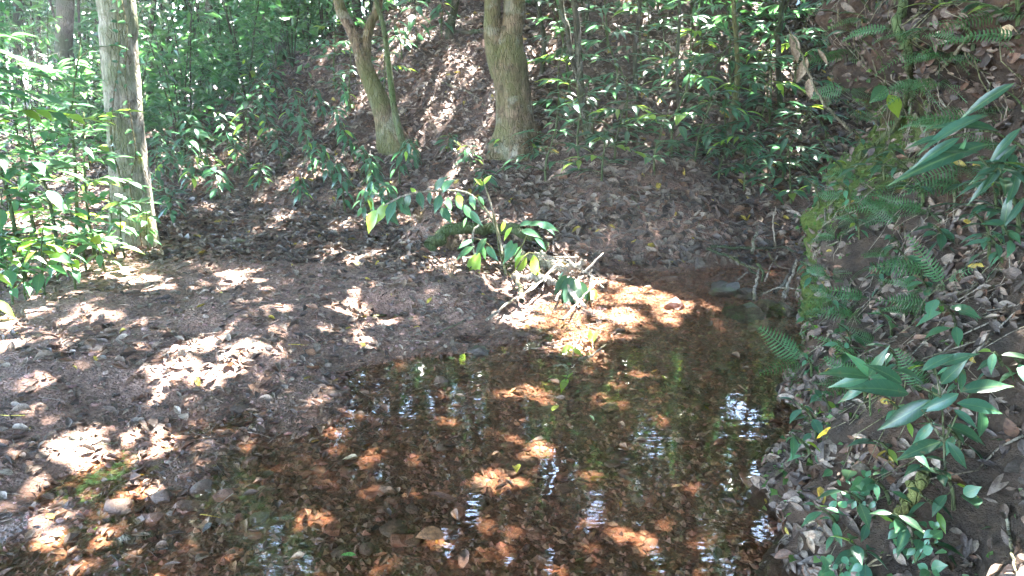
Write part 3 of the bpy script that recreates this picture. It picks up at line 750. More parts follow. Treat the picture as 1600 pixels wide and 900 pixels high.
# ------------------------------------------------------------------ shrubs and seedlings that can be told apart
for (x, y, h, L, nb, nl) in [(-90, 478, 1.9, .17, 16, 8), (-30, 452, 1.75, .2, 17, 7), (38, 436, 1.55, .17, 16, 8), (95, 428, 1.25, .15, 14, 7), (150, 408, 1.0, .14, 11, 7), (-55, 400, 1.9, .19, 16, 7), (60, 392, 1.3, .16, 14, 7), (120, 385, 1.5, .15, 12, 7), (10, 400, 1.6, .17, 15, 8)]:
    o = bushy(hit(x, y), h, L, nb, nl, 'broad', 'mid_leaf', (U(-.15, .2), U(-.1, .1)), bl=.5, lo=.14); register(o, 'tall sunlit shrubs at the left edge', 'shrub')
for (x, y, h, L) in [(20, 478, .35, .12), (70, 462, .42, .13), (118, 452, .4, .13), (165, 428, .35, .12), (195, 404, .4, .13), (232, 392, .3, .11), (-20, 500, .4, .13), (135, 425, .5, .13), (90, 445, .3, .11), (40, 470, .3, .1), (175, 398, .45, .13)]:
    o = sapling(hit(x, y), h, L, 13, 'oval', 'mid_leaf', (U(-.2, .2), U(-.2, .2)), name='seedling', young=.15); register(o, 'knee-high seedlings round the pale trunk', 'seedling')
for (x, y, h, L, mat) in [(242, 245, .55, .17, 'dark_leaf'), (290, 262, .6, .17, 'dark_leaf'), (262, 215, .6, .18, 'dark_leaf'), (330, 268, .5, .16, 'dark_leaf'), (248, 300, .5, .16, 'dark_leaf'), (388, 235, .65, .17, 'dark_leaf'), (420, 190, .5, .16, 'dark_leaf'),
     (372, 175, .6, .18, 'dark_leaf'), (345, 312, .35, .15, 'mid_leaf'), (270, 345, .3, .14, 'dark_leaf'), (440, 255, .4, .14, 'dark_leaf'), (310, 215, .6, .16, 'dark_leaf'), (405, 300, .3, .13, 'dark_leaf'), (300, 300, .4, .14, 'dark_leaf'), (360, 245, .5, .15, 'dark_leaf'), (340, 195, .6, .16, 'dark_leaf'), (280, 290, .45, .14, 'dark_leaf'), (420, 225, .45, .14, 'dark_leaf'), (455, 215, .4, .13, 'dark_leaf'), (260, 275, .5, .15, 'dark_leaf'), (315, 240, .55, .15, 'dark_leaf'), (400, 160, .55, .15, 'dark_leaf'), (435, 160, .5, .15, 'dark_leaf'), (375, 275, .4, .13, 'dark_leaf'), (235, 330, .4, .13, 'dark_leaf')]:
    o = sapling(hit(x, y), h, L, 20, 'broad', mat, (U(-.25, .25), U(-.3, .1)), name='seedling'); register(o, 'dark-leaved seedlings right of the pale trunk', 'seedling')
for (x, y, h, L) in [(480, 235, .4, .15), (472, 322, .3, .13), (540, 335, .5, .17), (520, 285, .45, .15), (598, 318, .45, .17), (570, 345, .4, .16), (625, 290, .5, .16), (555, 255, .4, .15), (505, 190, .4, .14), (612, 345, .35, .15), (490, 275, .35, .14), (530, 215, .35, .14), (580, 290, .4, .15), (650, 265, .3, .14), (545, 180, .4, .14), (470, 190, .4, .14)]:
    o = sapling(hit(x, y), h, L * .8, 19, 'drop', 'dark_leaf', (U(-.3, .3), U(-.4, 0)), name='seedling', droop=.35); register(o, 'drooping seedlings below the leaning trunk', 'seedling')
for (x, y, h, L) in [(652, 75, .7, .2), (690, 60, .5, .17), (628, 95, .5, .16), (700, 240, .2, .12), (762, 305, .25, .13), (735, 262, .22, .12), (780, 245, .2, .11), (835, 250, .22, .11)]:
    o = sapling(hit(x, y), h, L, 15, 'broad', 'dark_leaf', (U(-.2, .2), -.2), name='seedling', young=.12); register(o, 'scattered seedlings between leaning and forked trunks', 'seedling')
for (x, y, h, L) in [(548, 175, .85, .13), (600, 150, .7, .12), (525, 140, .8, .13)]:
    o = bushy(hit(x, y), h, L, 9, 6, 'broad', 'dark_leaf', (.1, -.2), bl=.32, lo=.3, name='young_shrub'); register(o, 'young shrubs before the leaning trunk', 'shrub')
E = [(890, 150, .8, .15), (1075, 160, .8, .15), (1170, 170, .8, .15), (1240, 150, .7, .15), (1130, 240, .5, .14), (960, 250, .5, .14), (868, 205, .75, .15), (905, 262, .7, .14), (852, 285, .5, .14), (940, 285, .45, .14), (962, 160, .8, .16), (1002, 120, .85, .16), (1022, 275, .55, .15), (1050, 250, .85, .19), (1085, 255, .6, .16), (1102, 190, .7, .16), (1142, 140, .8, .16), (1182, 240, .7, .17),
     (1202, 200, .7, .16), (1222, 285, .6, .16), (1162, 300, .5, .15), (1236, 320, .5, .14), (982, 215, .6, .15), (1040, 140, .8, .17), (1092, 100, .8, .17), (1012, 70, .8, .17), (950, 75, .8, .16), (1152, 75, .8, .17), (1200, 110, .8, .17), (880, 100, .8, .16), (925, 210, .5, .14), (1122, 285, .4, .14)]
for i, (x, y, h, L) in enumerate(E):
    o = bushy(hit(x, y), h * 1.15, L * 1.2, 8, 5, 'lance' if i % 3 else 'broad', 'dark_leaf' if i % 4 else 'mid_leaf', (U(-.25, .25), -.25), bl=.36, lo=.2, name='young_shrub', young=.1); register(o, 'young shrubs right of the forked trunk', 'shrub')

def vine(label, pxs, Y, mat='mid_leaf'):
    root = empty('climbing_vine', at(*pxs[0], Y)); b = np.array(root.location)
    P = catmull([at(x, y, Y) for x, y in pxs], 40) - b
    pieces_stem(root, [tube(P, [.006, .003], 5)], 'bark_brown')
    for k in range(3, 40, 2):
        d = (U(-1, 1), U(-.9, -.3), U(-.8, .3)); add_leaf(root, 'oval', mat, P[k], d, U(.035, .06), up=(0, -1, .3))
    tag(root, label, 'vine')
tb = np.array(T1.location); vY = tb[1] - .16
vine('thin vine with small leaves climbing the pale trunk on its sunny side', [(222, 385), (215, 340), (203, 290), (212, 240), (205, 190), (196, 120), (199, 50), (190, 0)], vY)
vine('bare-looking vine running up the middle of the pale trunk', [(195, 300), (174, 220), (178, 150), (186, 80), (182, 0)], vY, 'dark_leaf')
# ------------------------------------------------------------------ the bank: ferns, herbs, hanging roots
def bpt(px, py, off=0.0):
    p = hit(px, py); p = p + np.array([-1, -.55, .25]) * off
    return p
def some(n, x0, x1, y0, y1, seed):
    r = random.Random(seed); out = []
    while len(out) < n:
        q = (r.uniform(x0, x1), r.uniform(y0, y1))
        if all((q[0] - a) ** 2 + (q[1] - b) ** 2 > 900 for a, b in out): out.append(q)
    return out
for (x, y) in some(24, 1255, 1480, 300, 620, 3):
    o = fern(bpt(x, y), random.choice((4, 5, 6)), U(.15, .27), (U(-1, -.5), U(-.9, -.2), 0), random.choice(('frond', 'frond', 'frond_narrow')), rise=U(.2, .9), spread=U(2.2, 4.2)); register(o, 'ferns on the lower mossy bank', 'fern')
for (x, y) in some(26, 1270, 1600, 0, 300, 4):
    o = fern(bpt(x, y), random.choice((3, 4, 5)), U(.16, .28), (U(-1, -.3), U(-1, -.4), 0), random.choice(('frond', 'frond_narrow')), rise=U(-.3, .6), spread=U(2, 4)); register(o, 'ferns hanging on the upper bank', 'fern')
for (x, y, h, L) in [(1290, 225, .4, .13), (1300, 120, .45, .14), (1330, 30, .45, .14), (1275, 300, .3, .11), (1400, 10, .4, .14), (1560, 20, .4, .15), (1590, 380, .35, .13), (1470, 20, .4, .12), (1520, 110, .35, .11), (1590, 60, .4, .13), (1380, 90, .35, .11), (1440, 330, .3, .1), (1340, 200, .3, .1)]:
    o = bushy(bpt(x, y), h, L, 6, 4, 'lance', 'dark_leaf', (-.7, -.3), bl=.25, lo=.2, name='overhanging_shrub'); register(o, 'small shrubs overhanging the edge of the bank', 'shrub')
def px_plant(name, label, cat, leaves, stems, ref, mat='mid_leaf', key='broad', off=.06, group=None, stem_mat='stem_green', swid=.004, yvar=.04, Y=None, wid=1.0, lsc=1.04):
    """a plant whose leaves run from pixel to pixel, at the depth of the place REF"""
    b = hit(*ref); Yr = b[1] - off if Y is None else Y
    root = empty(name, at(*ref, Yr) if Y is not None else b); bl = np.array(root.location)
    parts = []
    for s in stems:
        p = [atg(x, y, Yr + U(-.01, .01), .10) for x, y in s]
        parts.append(tube(catmull(p, 5 * len(p)) - bl, [swid, swid * .5], 6))
    V, F = join(parts); obj('stem', mesh_np('stem', V, F, M[stem_mat]), root)
    for lf in leaves:
        x0, y0, x1, y1 = lf[:4]; m = lf[4] if len(lf) > 4 else mat; k = lf[5] if len(lf) > 5 else key
        p = atg(x0, y0, Yr + U(-.01, .01), .10); q = atg(x1, y1, Yr + U(-yvar, yvar) - .03, .10); d = q - p
        add_leaf(root, k, m, p - bl, d, np.linalg.norm(d) * lsc, up=(U(-.5, .1), U(-1.3, -.6), U(.6, 1.3)), roll=U(-.3, .3), wid=wid)
    tag(root, label, cat, group); return root
px_plant('broad_leaved_plant', 'large-leaved green plant low on the bank with pointed leaflets', 'plant',
         [(1500, 612, 1600, 588), (1498, 615, 1430, 650), (1455, 625, 1365, 678), (1440, 600, 1410, 560), (1470, 600, 1510, 560), (1490, 640, 1535, 668), (1495, 630, 1590, 640), (1530, 640, 1545, 700), (1480, 665, 1565, 690), (1470, 690, 1400, 712), (1480, 690, 1520, 740), (1420, 615, 1330, 590), (1410, 600, 1360, 560), (1440, 580, 1500, 540), (1460, 660, 1420, 700), (1470, 570, 1530, 545)],
         [[(1478, 760), (1475, 690), (1470, 620), (1460, 570)], [(1475, 690), (1500, 640), (1520, 610)], [(1470, 620), (1430, 600)], [(1475, 690), (1440, 640)]], (1478, 720), off=.16, mat='dark_leaf', lsc=.9, wid=.85)
px_plant('spiky_herb', 'small herb with narrow spreading leaves at the water side of the bank', 'plant',
         [(1358, 590, 1295, 570), (1358, 590, 1300, 602), (1358, 588, 1382, 548), (1358, 590, 1400, 585), (1355, 600, 1310, 628), (1360, 600, 1395, 620), (1358, 588, 1340, 555)], [[(1360, 650), (1358, 590)]], (1360, 640), key='lance', off=.1)
px_plant('long_leaved_plant', 'plant with long narrow leaves hanging over the top of the bank', 'plant',
         [(1545, 180, 1440, 205), (1560, 205, 1470, 175), (1545, 225, 1405, 258), (1530, 240, 1460, 222), (1500, 215, 1430, 252), (1590, 225, 1520, 280), (1595, 200, 1540, 250), (1600, 270, 1535, 240), (1570, 240, 1545, 300), (1590, 250, 1585, 330), (1560, 270, 1515, 310), (1480, 215, 1425, 215), (1510, 215, 1490, 260), (1585, 130, 1500, 175), (1580, 300, 1560, 370), (1600, 310, 1575, 350)],
         [[(1640, 260), (1590, 225), (1540, 205), (1480, 215)], [(1640, 260), (1600, 270), (1560, 260)], [(1640, 260), (1600, 170), (1570, 140)]], (1620, 250), key='lance', mat='dark_leaf', off=.22, swid=.005, wid=.72)
px_plant('hanging_sprig', 'thin sprig with two round leaves, one dark and one bright green', 'sprig', [(1385, 135, 1362, 158), (1388, 148, 1408, 180, 'young_leaf')], [[(1345, 60), (1375, 90), (1386, 140), (1390, 160)]], (1390, 120), key='oval', off=.12, swid=.003, wid=1.5)
px_plant('creeping_herb', 'low patch of small rounded leaves below the yellowish stick on the bank', 'herb',
         [(1395 + a * 14 + (r % 2) * 7, 815 + r * 14, 1395 + a * 14 + U(-14, 14), 815 + r * 14 + U(6, 14)) for a in range(6) for r in range(4)], [[(1430, 880), (1420, 830), (1400, 812)], [(1430, 880), (1460, 830)]], (1430, 845), key='oval', off=.05, swid=.002, wid=1.4)
px_plant('creeping_herb', 'low patch of small rounded leaves at the lower right edge of the water', 'herb',
         [(1290 + a * 13 + (r % 2) * 6, 870 + r * 12, 1290 + a * 13 + U(-14, 14), 870 + r * 12 + U(6, 14)) for a in range(5) for r in range(3)], [[(1310, 905), (1320, 870)]], (1320, 890), key='oval', off=.05, swid=.002, wid=1.4)
px_plant('creeping_herb', 'small sprig of pale green leaves beside the water under the broad leaves', 'herb',
         [(1300 + a * 15 + (r % 2) * 7, 735 + r * 16, 1300 + a * 15 + U(-18, 18), 735 + r * 16 + U(4, 14)) for a in range(5) for r in range(4)], [[(1340, 800), (1330, 740)], [(1340, 800), (1365, 750)]], (1335, 770), key='oval', off=.05, swid=.002, wid=1.2)
px_plant('creeping_herb', 'few bright green leaflets at the bottom of the bank, under the fallen leaves', 'herb',
         [(1450, 890, 1432, 880), (1455, 888, 1475, 882), (1452, 892, 1440, 905), (1456, 893, 1472, 900), (1505, 772, 1530, 762), (1510, 775, 1528, 785)], [[(1455, 910), (1453, 888)]], (1455, 893), key='oval', off=.05, swid=.002, wid=1.4)
for (x, y) in some(26, 1250, 1600, 250, 560, 8):
    o = sapling(bpt(x, y), U(.12, .24), U(.05, .085), random.choice((6, 8, 10)), random.choice(('oval', 'broad')), random.choice(('mid_leaf', 'dark_leaf')), (-.6, -.35), name='bank_seedling', lo=.2); register(o, 'little seedlings on the middle of the bank', 'seedling')
for (x, y) in some(24, 1262, 1600, 560, 890, 9):
    o = sapling(bpt(x, y), U(.08, .2), U(.04, .08), random.choice((6, 8, 10)), random.choice(('oval', 'broad')), random.choice(('mid_leaf', 'dark_leaf')), (-.6, -.35), name='bank_seedling', lo=.2); register(o, 'little seedlings on the lower bank', 'seedling')
# roots and sticks on the bank
def stick(name, label, cat, pts, rad, mat='twig', group=None, off=.03, Y=None, seg=7, n=None, lift=True):
    P = []
    for q in pts:
        if Y is not None: P.append(atg(q[0], q[1], q[2] if len(q) > 2 else Y, max(.2, rad[0] * 2) if lift else rad[0] * .9))
        else: P.append(hit(q[0], q[1]) + (np.array([-1, -.6, .3]) if q[0] > 1240 else np.array([0, 0, 1])) * off)
    P = np.array(P); c = P[0].copy(); path = catmull(P, n or len(P) * 5)
    path[1:-1] += rng.normal(0, rad[0] * .35, path[1:-1].shape)
    V, F = tube(path - c, rad, seg, bump=.2, seed=rng.random() * 9)
    o = obj(name, mesh_np(name, V, F, M[mat]), loc=Vector(c)); tag(o, label, cat, group); return o
for pts, r, lab, mt in [
    ([(1415, -10), (1418, 60), (1428, 95), (1425, 140), (1405, 200), (1345, 250)], [.022, .014], 'thick greenish root running down the upper bank', 'stem_green'),
    ([(1430, 60), (1432, 110), (1430, 150), (1428, 180)], [.012, .008], 'pale root hanging straight down beside the thick greenish root', 'twig'),
    ([(1435, 180), (1450, 210), (1450, 260), (1445, 300)], [.012, .006], 'brown root bending below the hanging sprig', 'twig'),
    ([(1350, 170), (1345, 220), (1350, 290), (1345, 340)], [.012, .006], 'knotted root at the shaded edge of the bank', 'bark_brown'),
    ([(1265, 130), (1290, 160), (1320, 185)], [.010, .006], 'short black stick jutting from the bank edge', 'bark_dark'),
    ([(1525, 60), (1500, 90), (1480, 110), (1470, 120)], [.010, .005], 'thin pale stick leaning against the upper bank', 'twig'),
    ([(1480, 10), (1550, 20), (1600, 5)], [.008, .005], 'thin twig lying across the top of the bank', 'twig'),
    ([(1500, 280), (1498, 320), (1500, 350)], [.009, .005], 'short root under the long narrow leaves', 'twig'),
    ([(1455, 742), (1440, 770), (1425, 790), (1410, 808)], [.020, .013], 'short thick stick covered in yellow-green moss', 'moss_stick'),
    ([(1320, 880), (1345, 872), (1362, 868)], [.013, .010], 'short thick stick among the dead leaves at the bank foot', 'twig'),
    ([(1262, 30), (1270, 120), (1262, 210)], [.006, .004], 'dangling root at the left edge of the bank top', 'bark_brown'),
    ([(1300, 250), (1296, 330), (1300, 420)], [.008, .004], 'thin root hanging over the ferns', 'twig'),
    ([(1580, 790), (1590, 850), (1600, 900)], [.005, .003], 'thin dry stalk at the right edge of the bank', 'twig')]:
    if mt == 'moss_stick' and 'moss_stick' not in M: M['moss_stick'] = mat_bark('mossy_stick', (0.09, 0.09, 0.025), (0.20, 0.19, 0.06), (0.09, 0.11, 0.03), .5, .1)
    stick('root' if 'root' in lab else 'twig', lab, 'root' if 'root' in lab else 'twig', pts, r, mt)
# the cluster of big dead leaves caught at the bank edge
def dead_tpl(seed, w=.3, nl=5):
    r = random.Random(seed); V = []
    c1, c2, tw = r.uniform(-.5, .5), r.uniform(.1, 1.1), r.uniform(-.6, .6)
    for i in range(nl + 1):
        t = i / nl; hw = w * max(.06, math.sin(math.pi * min(1, t ** .8)) ** .8); y = t - .5; z = c1 * (t - .5) ** 2
        for s in (-1, 0, 1):
            cu = c2 * hw * abs(s) * (1 if s > 0 else r.uniform(.3, 1.1)); x = s * hw * (1 - .25 * c2)
            V.append((x + tw * .05 * y, y + r.uniform(-.015, .015), z + cu + tw * s * hw * y + r.uniform(-.02, .02)))
    F = []
    for i in range(nl):
        b = i * 3; F += [(b, b + 1, b + 4, b + 3), (b + 1, b + 2, b + 5, b + 4)]
    V = np.array(V); V[:, 2] -= V[:, 2].min(); return V, np.array(F)
DEAD = [dead_tpl(i, w) for i, w in enumerate([.24, .3, .27, .2, .33, .16, .26, .22])]
DEADLO = [dead_tpl(i + 20, w, 3) for i, w in enumerate([.24, .3, .27, .2, .33, .16, .26, .22])]
DEADM = [mesh_np('fallen_leaf', v, f, M['dead']) for v, f in DEAD]
BROWNS = np.array([(.145, .10, .078), (.21, .15, .112), (.07, .046, .037), (.28, .22, .17), (.165, .085, .05), (.115, .088, .074), (.18, .14, .11)])
LAST = [None]
def dead_leaf(name, p, L, col, nrm=(0, 0, 1), tilt=.3, label=None, cat='leaf', group=None, d=None, kind=None):
    o = bpy.data.objects.new(name, DEADM[random.randrange(len(DEADM))]); COL.objects.link(o)
    nrm = Vector(nrm) + Vector((U(-tilt, tilt), U(-tilt, tilt), U(-tilt, tilt)))
    a = U(0, 6.3); dv = Vector(d) if d is not None else Vector((math.cos(a), math.sin(a), 0)) + Vector(nrm) * 0
    nn = nrm.normalized(); dv = (dv - nn * dv.dot(nn))
    m = (leaf_rot(dv, nn) @ Matrix.Diagonal((L, L, L))).to_4x4(); m.translation = Vector(p); o.matrix_basis = m
    o.color = (*col, 1); tag(o, label, cat, group); LAST[0] = o; return o
for i, (x, y, L, dx, dz, lab) in enumerate([(1240, 75, .20, .3, -.9, 'big pale dead leaf, topmost in the cluster caught on the bank edge'), (1252, 110, .17, -.3, -.9, 'big tan dead leaf hanging below the topmost one at the bank edge'), (1265, 140, .14, .2, -1, 'curled tan dead leaf hanging lowest in the cluster at the bank edge'),
                                            (1285, 90, .13, .5, -.8, 'brown dead leaf at the right of the cluster on the bank edge')]):
    p = at(x, y, 4.62); dead_leaf('dead_leaf', p, L * .85, (.26, .195, .135), (-.3, -1, .2), .3, lab, d=(dx, 0, dz))
stick('twig', 'crooked twig that carries the cluster of big dead leaves', 'twig', [(1330, 205, 4.7), (1290, 165, 4.6), (1266, 120, 4.58), (1250, 80, 4.58), (1228, 40, 4.58)], [.010, .004], 'twig', Y=4.6, lift=False)

# ------------------------------------------------------------------ fallen branch with sprouting leaves in the middle
Yb = 5.75
def lg(name, label, pts, r, mat, Y=Yb, seg=12): return stick(name, label, name.replace('_', ' '), pts, r, mat, Y=Y, seg=seg, n=22)
lg('fallen_log', 'mossy fallen log half buried behind the sprouting branch', [(672, 385, 6.25), (700, 362, 6.2), (760, 356, 6.15), (815, 358, 6.05), (850, 378, 5.95), (845, 395, 5.9)], [.05, .045, .035, .02], 'stem_green')
lg('fallen_log', 'sunlit bleached log lying down towards the water', [(790, 388, 5.95), (835, 404, 5.85), (880, 420, 5.75), (914, 413, 5.68)], [.035, .04, .034, .018], 'bleached')
lg('fallen_log', 'sunlit branch lying at the water edge below the bleached log', [(800, 432, 5.7), (850, 436, 5.6), (885, 452, 5.5), (915, 480, 5.35)], [.022, .026, .02, .012], 'bleached')
for pts, lab in [([(838, 402), (880, 408), (915, 425), (944, 450)], 'longest white twig pointing down to the water'), ([(835, 395), (870, 402), (905, 401)], 'white twig lying across the bleached log'), ([(915, 425), (930, 408), (943, 396)], 'white twig that rises to the right of the bleached log'),
                 ([(822, 458), (850, 432), (880, 406), (905, 401)], 'white twig slanting up over the sunlit branch'), ([(760, 500), (800, 470), (840, 445), (870, 412)], 'long twig slanting from the leaf litter up to the logs'), ([(845, 392), (865, 412), (890, 425)], 'thin white twig crossing the top of the bleached log'),
                 ([(742, 398), (738, 370), (748, 350), (764, 342)], 'arched white twig left of the sprouting stems'), ([(868, 470), (880, 450), (890, 430)], 'short upright twig beside the sunlit branch'), ([(925, 470), (922, 440), (925, 420)], 'thin upright twig at the water edge'), ([(880, 500), (905, 470), (935, 440)], 'brown twig leaning over the water edge'),
                 ([(850, 440), (862, 425), (880, 420), (900, 428)], 'curved thin twig over the sunlit branch')]:
    stick('twig', lab, 'twig', [(x, y, Yb - .1 - .002 * (y - 400)) for x, y in pts], [.009, .005], 'bleached', Y=Yb, seg=6)
stick('stick', 'dead stub standing below the sprouting stems', 'stick', [(815, 470, 5.45), (812, 450, 5.5), (806, 425, 5.55)], [.02, .012], 'twig', Y=5.5)
px_plant('sprouting_branch', 'arched leafy branch sprouting from the fallen wood in the glade', 'branch',
    [(590, 328, 574, 356, 'young_leaf', 'oval'), (606, 318, 588, 342, 'young_leaf'), (618, 314, 604, 338), (630, 308, 622, 330), (640, 303, 634, 322), (654, 300, 658, 318), (672, 300, 670, 314), (688, 304, 682, 325), (702, 308, 700, 328), (712, 310, 722, 325), (735, 304, 740, 322, 'mid_leaf'), (748, 306, 754, 322, 'mid_leaf'), (715, 300, 720, 318, 'young_leaf'),
     (690, 300, 700, 284), (650, 302, 642, 294, 'young_leaf'), (757, 288, 764, 274, 'young_leaf'), (755, 290, 745, 280, 'young_leaf'), (680, 296, 690, 280), (725, 320, 735, 338), (690, 325, 700, 340), (600, 325, 618, 345), (625, 318, 640, 335)],
    [[(790, 430), (782, 380), (770, 330), (757, 288)], [(785, 390), (770, 345), (735, 304), (690, 298), (640, 303), (606, 318), (590, 328)]], (790, 428), mat='dark_leaf', Y=5.8, swid=.010, stem_mat='twig', yvar=.08, lsc=1.3, wid=1.25)
px_plant('sprouting_branch', 'reddish sprouting stems with pale and green leaves at the logs', 'branch',
    [(745, 395, 733, 424, 'young_leaf', 'lance'), (740, 385, 716, 398), (742, 375, 720, 380), (748, 380, 760, 400), (760, 372, 745, 390), (820, 398, 809, 422, 'young_leaf', 'broad'), (834, 398, 836, 432, 'young_leaf', 'lance'), (800, 375, 790, 398), (808, 380, 792, 400), (800, 355, 788, 368, 'young_leaf'), (812, 352, 830, 345), (826, 352, 846, 345), (840, 350, 862, 352), (850, 355, 870, 362), (815, 360, 835, 362),
     (835, 372, 855, 385), (790, 345, 782, 360, 'young_leaf'), (760, 385, 772, 400), (815, 385, 800, 410), (730, 340, 722, 352), (735, 330, 745, 345)],
    [[(812, 450), (790, 420), (780, 390), (776, 360), (770, 335)], [(790, 420), (815, 385), (830, 355), (850, 350)], [(780, 400), (760, 380), (742, 372)], [(800, 430), (822, 398), (835, 396)]], (812, 448), mat='mid_leaf', key='lance', Y=5.62, swid=.008, stem_mat='bark_brown', yvar=.08, wid=1.3, lsc=1.25)
px_plant('sprouting_branch', 'drooping green leaves hanging over the sunlit water edge', 'branch',
    [(885, 430, 866, 455), (892, 432, 882, 468), (898, 435, 902, 470), (884, 432, 888, 445, 'young_leaf'), (922, 450, 918, 470, 'young_leaf'), (926, 452, 930, 465, 'young_leaf'), (880, 425, 870, 440), (905, 440, 915, 470), (896, 440, 890, 475)],
    [[(870, 420), (885, 428), (900, 438)], [(900, 438), (925, 450)]], (870, 424), mat='mid_leaf', Y=5.45, swid=.004, stem_mat='twig', wid=.9)
px_plant('sprouting_twig', 'little twig with yellow-green leaves standing in the water', 'twig', [(895, 545, 876, 540, 'young_leaf'), (895, 545, 908, 552, 'young_leaf'), (893, 540, 880, 548, 'young_leaf'), (925, 535, 919, 514, 'young_leaf'), (927, 535, 931, 516, 'young_leaf'), (888, 590, 884, 574, 'young_leaf'), (886, 592, 876, 604, 'young_leaf')],
         [[(895, 562), (896, 545), (896, 520)], [(926, 548), (926, 530)], [(884, 594), (887, 578), (868, 562)]], (895, 558), key='lance', Y=4.35, swid=.003, stem_mat='twig', wid=1.5)
stick('twig', 'forked twig lying half in the water beside the yellow-green sprig', 'twig', [(905, 562, 4.33), (920, 558, 4.34), (935, 548, 4.36), (947, 538, 4.38)], [.009, .004], 'twig', Y=4.35)
stick('twig', 'grey twig at the water edge left of the yellow-green sprig', 'twig', [(865, 572, 4.22), (880, 570, 4.22), (888, 575, 4.21)], [.007, .004], 'twig', Y=4.2)
def tuft(loc, n, L, label):
    root = empty('dry_grass_tuft', loc)
    for i in range(n):
        a = U(0, 6.3); e = np.array([math.cos(a) * L * U(.3, .9), math.sin(a) * L * U(.3, .9), L * U(.1, .6)])
        V, F = tube(catmull([(0, 0, 0), e * (.4, .4, 1.1), e], 6), [.003, .001], 3)
        obj('blade', mesh_np('blade', V, F, M['straw']), root)
    tag(root, label, 'grass')
tuft(hit(705, 392), 40, .22, 'tuft of dry straw beside the mossy log'); tuft(hit(705, 435), 26, .18, 'matted dry straw on the gravel below the logs'); tuft(hit(655, 350), 22, .25, 'dry straw hanging on the sunlit earth mound')
# twig heap under the bank, and fallen sticks on the ground
for pts, lab, mt, r in [
    ([(1105, 388, 6.3), (1150, 405, 6.1), (1185, 430, 5.9)], 'dark bent twig lowest in the twig heap under the bank', 'bark_dark', .012), ([(1110, 385, 6.3), (1180, 388, 6.2), (1225, 386, 6.1), (1245, 395, 5.9)], 'long dark twig along the top of the twig heap', 'bark_dark', .012),
    ([(1210, 460, 5.5), (1230, 435, 5.5), (1245, 405, 5.5)], 'dark slanting stick in the twig heap against the bank', 'bark_dark', .016), ([(1224, 470, 5.35), (1228, 452, 5.4), (1240, 425, 5.45), (1244, 405, 5.5)], 'pale curved root rising at the foot of the bank', 'twig', .014),
    ([(1178, 470, 5.5), (1180, 445, 5.55), (1186, 420, 5.7)], 'pale upright stick in the twig heap', 'twig', .012), ([(1184, 412, 5.8), (1192, 425, 5.75), (1190, 440, 5.7)], 'hooked green stick in the twig heap', 'stem_green', .012),
    ([(1150, 440, 5.75), (1168, 425, 5.75)], 'short straight pale twig on the dark clod', 'twig', .008), ([(1195, 440, 5.6), (1205, 415, 5.7), (1215, 400, 5.8)], 'thin twig standing in the middle of the twig heap', 'twig', .007), ([(1200, 395, 5.9), (1215, 415, 5.8), (1235, 420, 5.7)], 'thin twig crossing the twig heap', 'bark_brown', .007),
    ([(1190, 460, 5.5), (1215, 450, 5.45), (1246, 452, 5.35)], 'pale twig lying against the bank foot', 'twig', .006), ([(1175, 395, 6.1), (1178, 375, 6.2), (1184, 362, 6.25)], 'white stub standing behind the twig heap', 'twig', .014), ([(1212, 385, 6.1), (1208, 350, 6.1), (1212, 322, 6.1)], 'thin pale upright stem behind the twig heap', 'twig', .007),
    ([(1140, 400, 6.1), (1165, 415, 6.0), (1205, 425, 5.9)], 'brown twig slung across the front of the twig heap', 'bark_brown', .009)]:
    stick('twig', lab, 'twig', pts, [r, r * .6], mt, Y=5.8, seg=7)
for pts, r, lab in [([(310, 383), (350, 380), (385, 378), (420, 368)], .022, 'pale fallen stick lying on the dark earth right of the pale trunk'), ([(575, 500), (610, 492), (640, 500), (650, 485)], .009, 'crooked stick lying by the puddle'), ([(110, 688), (150, 695), (195, 702)], .014, 'short stick among the sunlit leaves at the left'),
                    ([(185, 852), (215, 846), (245, 842)], .02, 'flat piece of wood lying in the shallows at the lower left'), ([(560, 520), (590, 512), (640, 508)], .007, 'thin twig lying below the puddle'), ([(660, 545), (690, 520), (740, 495), (780, 480)], .007, 'thin dark twig on the wet gravel'), ([(455, 235), (440, 260), (425, 275)], .03, 'short rotten log on the slope below the crest'),
                    ([(520, 400), (570, 395), (620, 398)], .008, 'thin twig lying on the flat ground before the slope'), ([(690, 130), (740, 150), (760, 170)], .012, 'dark twig lying on the slope left of the forked trunk'), ([(985, 300), (1000, 330), (1040, 345), (1060, 342)], .014, 'brown root curving along the foot of the right slope'),
                    ([(760, 55), (700, 52), (640, 48)], .03, 'dark log lying across the top of the slope'), ([(1370, 900), (1330, 870), (1300, 868)], .006, 'thin stalk at the bottom of the bank')]:
    stick('fallen_stick', lab, 'stick', pts, [r, r * .7, r * .5], 'twig' if r < .03 else 'bark_dark', off=r * .7)

# ------------------------------------------------------------------ stones
def stone_tpl(seed, sub=2):
    import bmesh
    bm = bmesh.new(); bmesh.ops.create_icosphere(bm, subdivisions=sub, radius=1.0)
    V = np.array([v.co[:] for v in bm.verts]); F = np.array([[v.index for v in f.verts] for f in bm.faces]); bm.free()
    k = 1 + .8 * fbm(V[:, 0] * 1.2 + V[:, 2] + 5, V[:, 1] * 1.2 - V[:, 2] * .7 + 5, seed, 2) + .35 * fbm(V[:, 0] * 4 + V[:, 2] * 3, V[:, 1] * 4 - V[:, 2] * 2, seed + 9, 2)
    k = np.round(k * 5) / 5 * .5 + k * .5
    V = V * k[:, None]; V[:, 2] = np.maximum(V[:, 2], -.5) * (1 - .2 * (V[:, 2] > .6)); return V, F
STONES = {m: [mesh_np('stone', *stone_tpl(70 + i, 3 if m == 'stone_moss' else 2), M[m], smooth=(m != 'stone_red')) for i in range(4)] for m in ('stone', 'stone_red', 'stone_moss')}
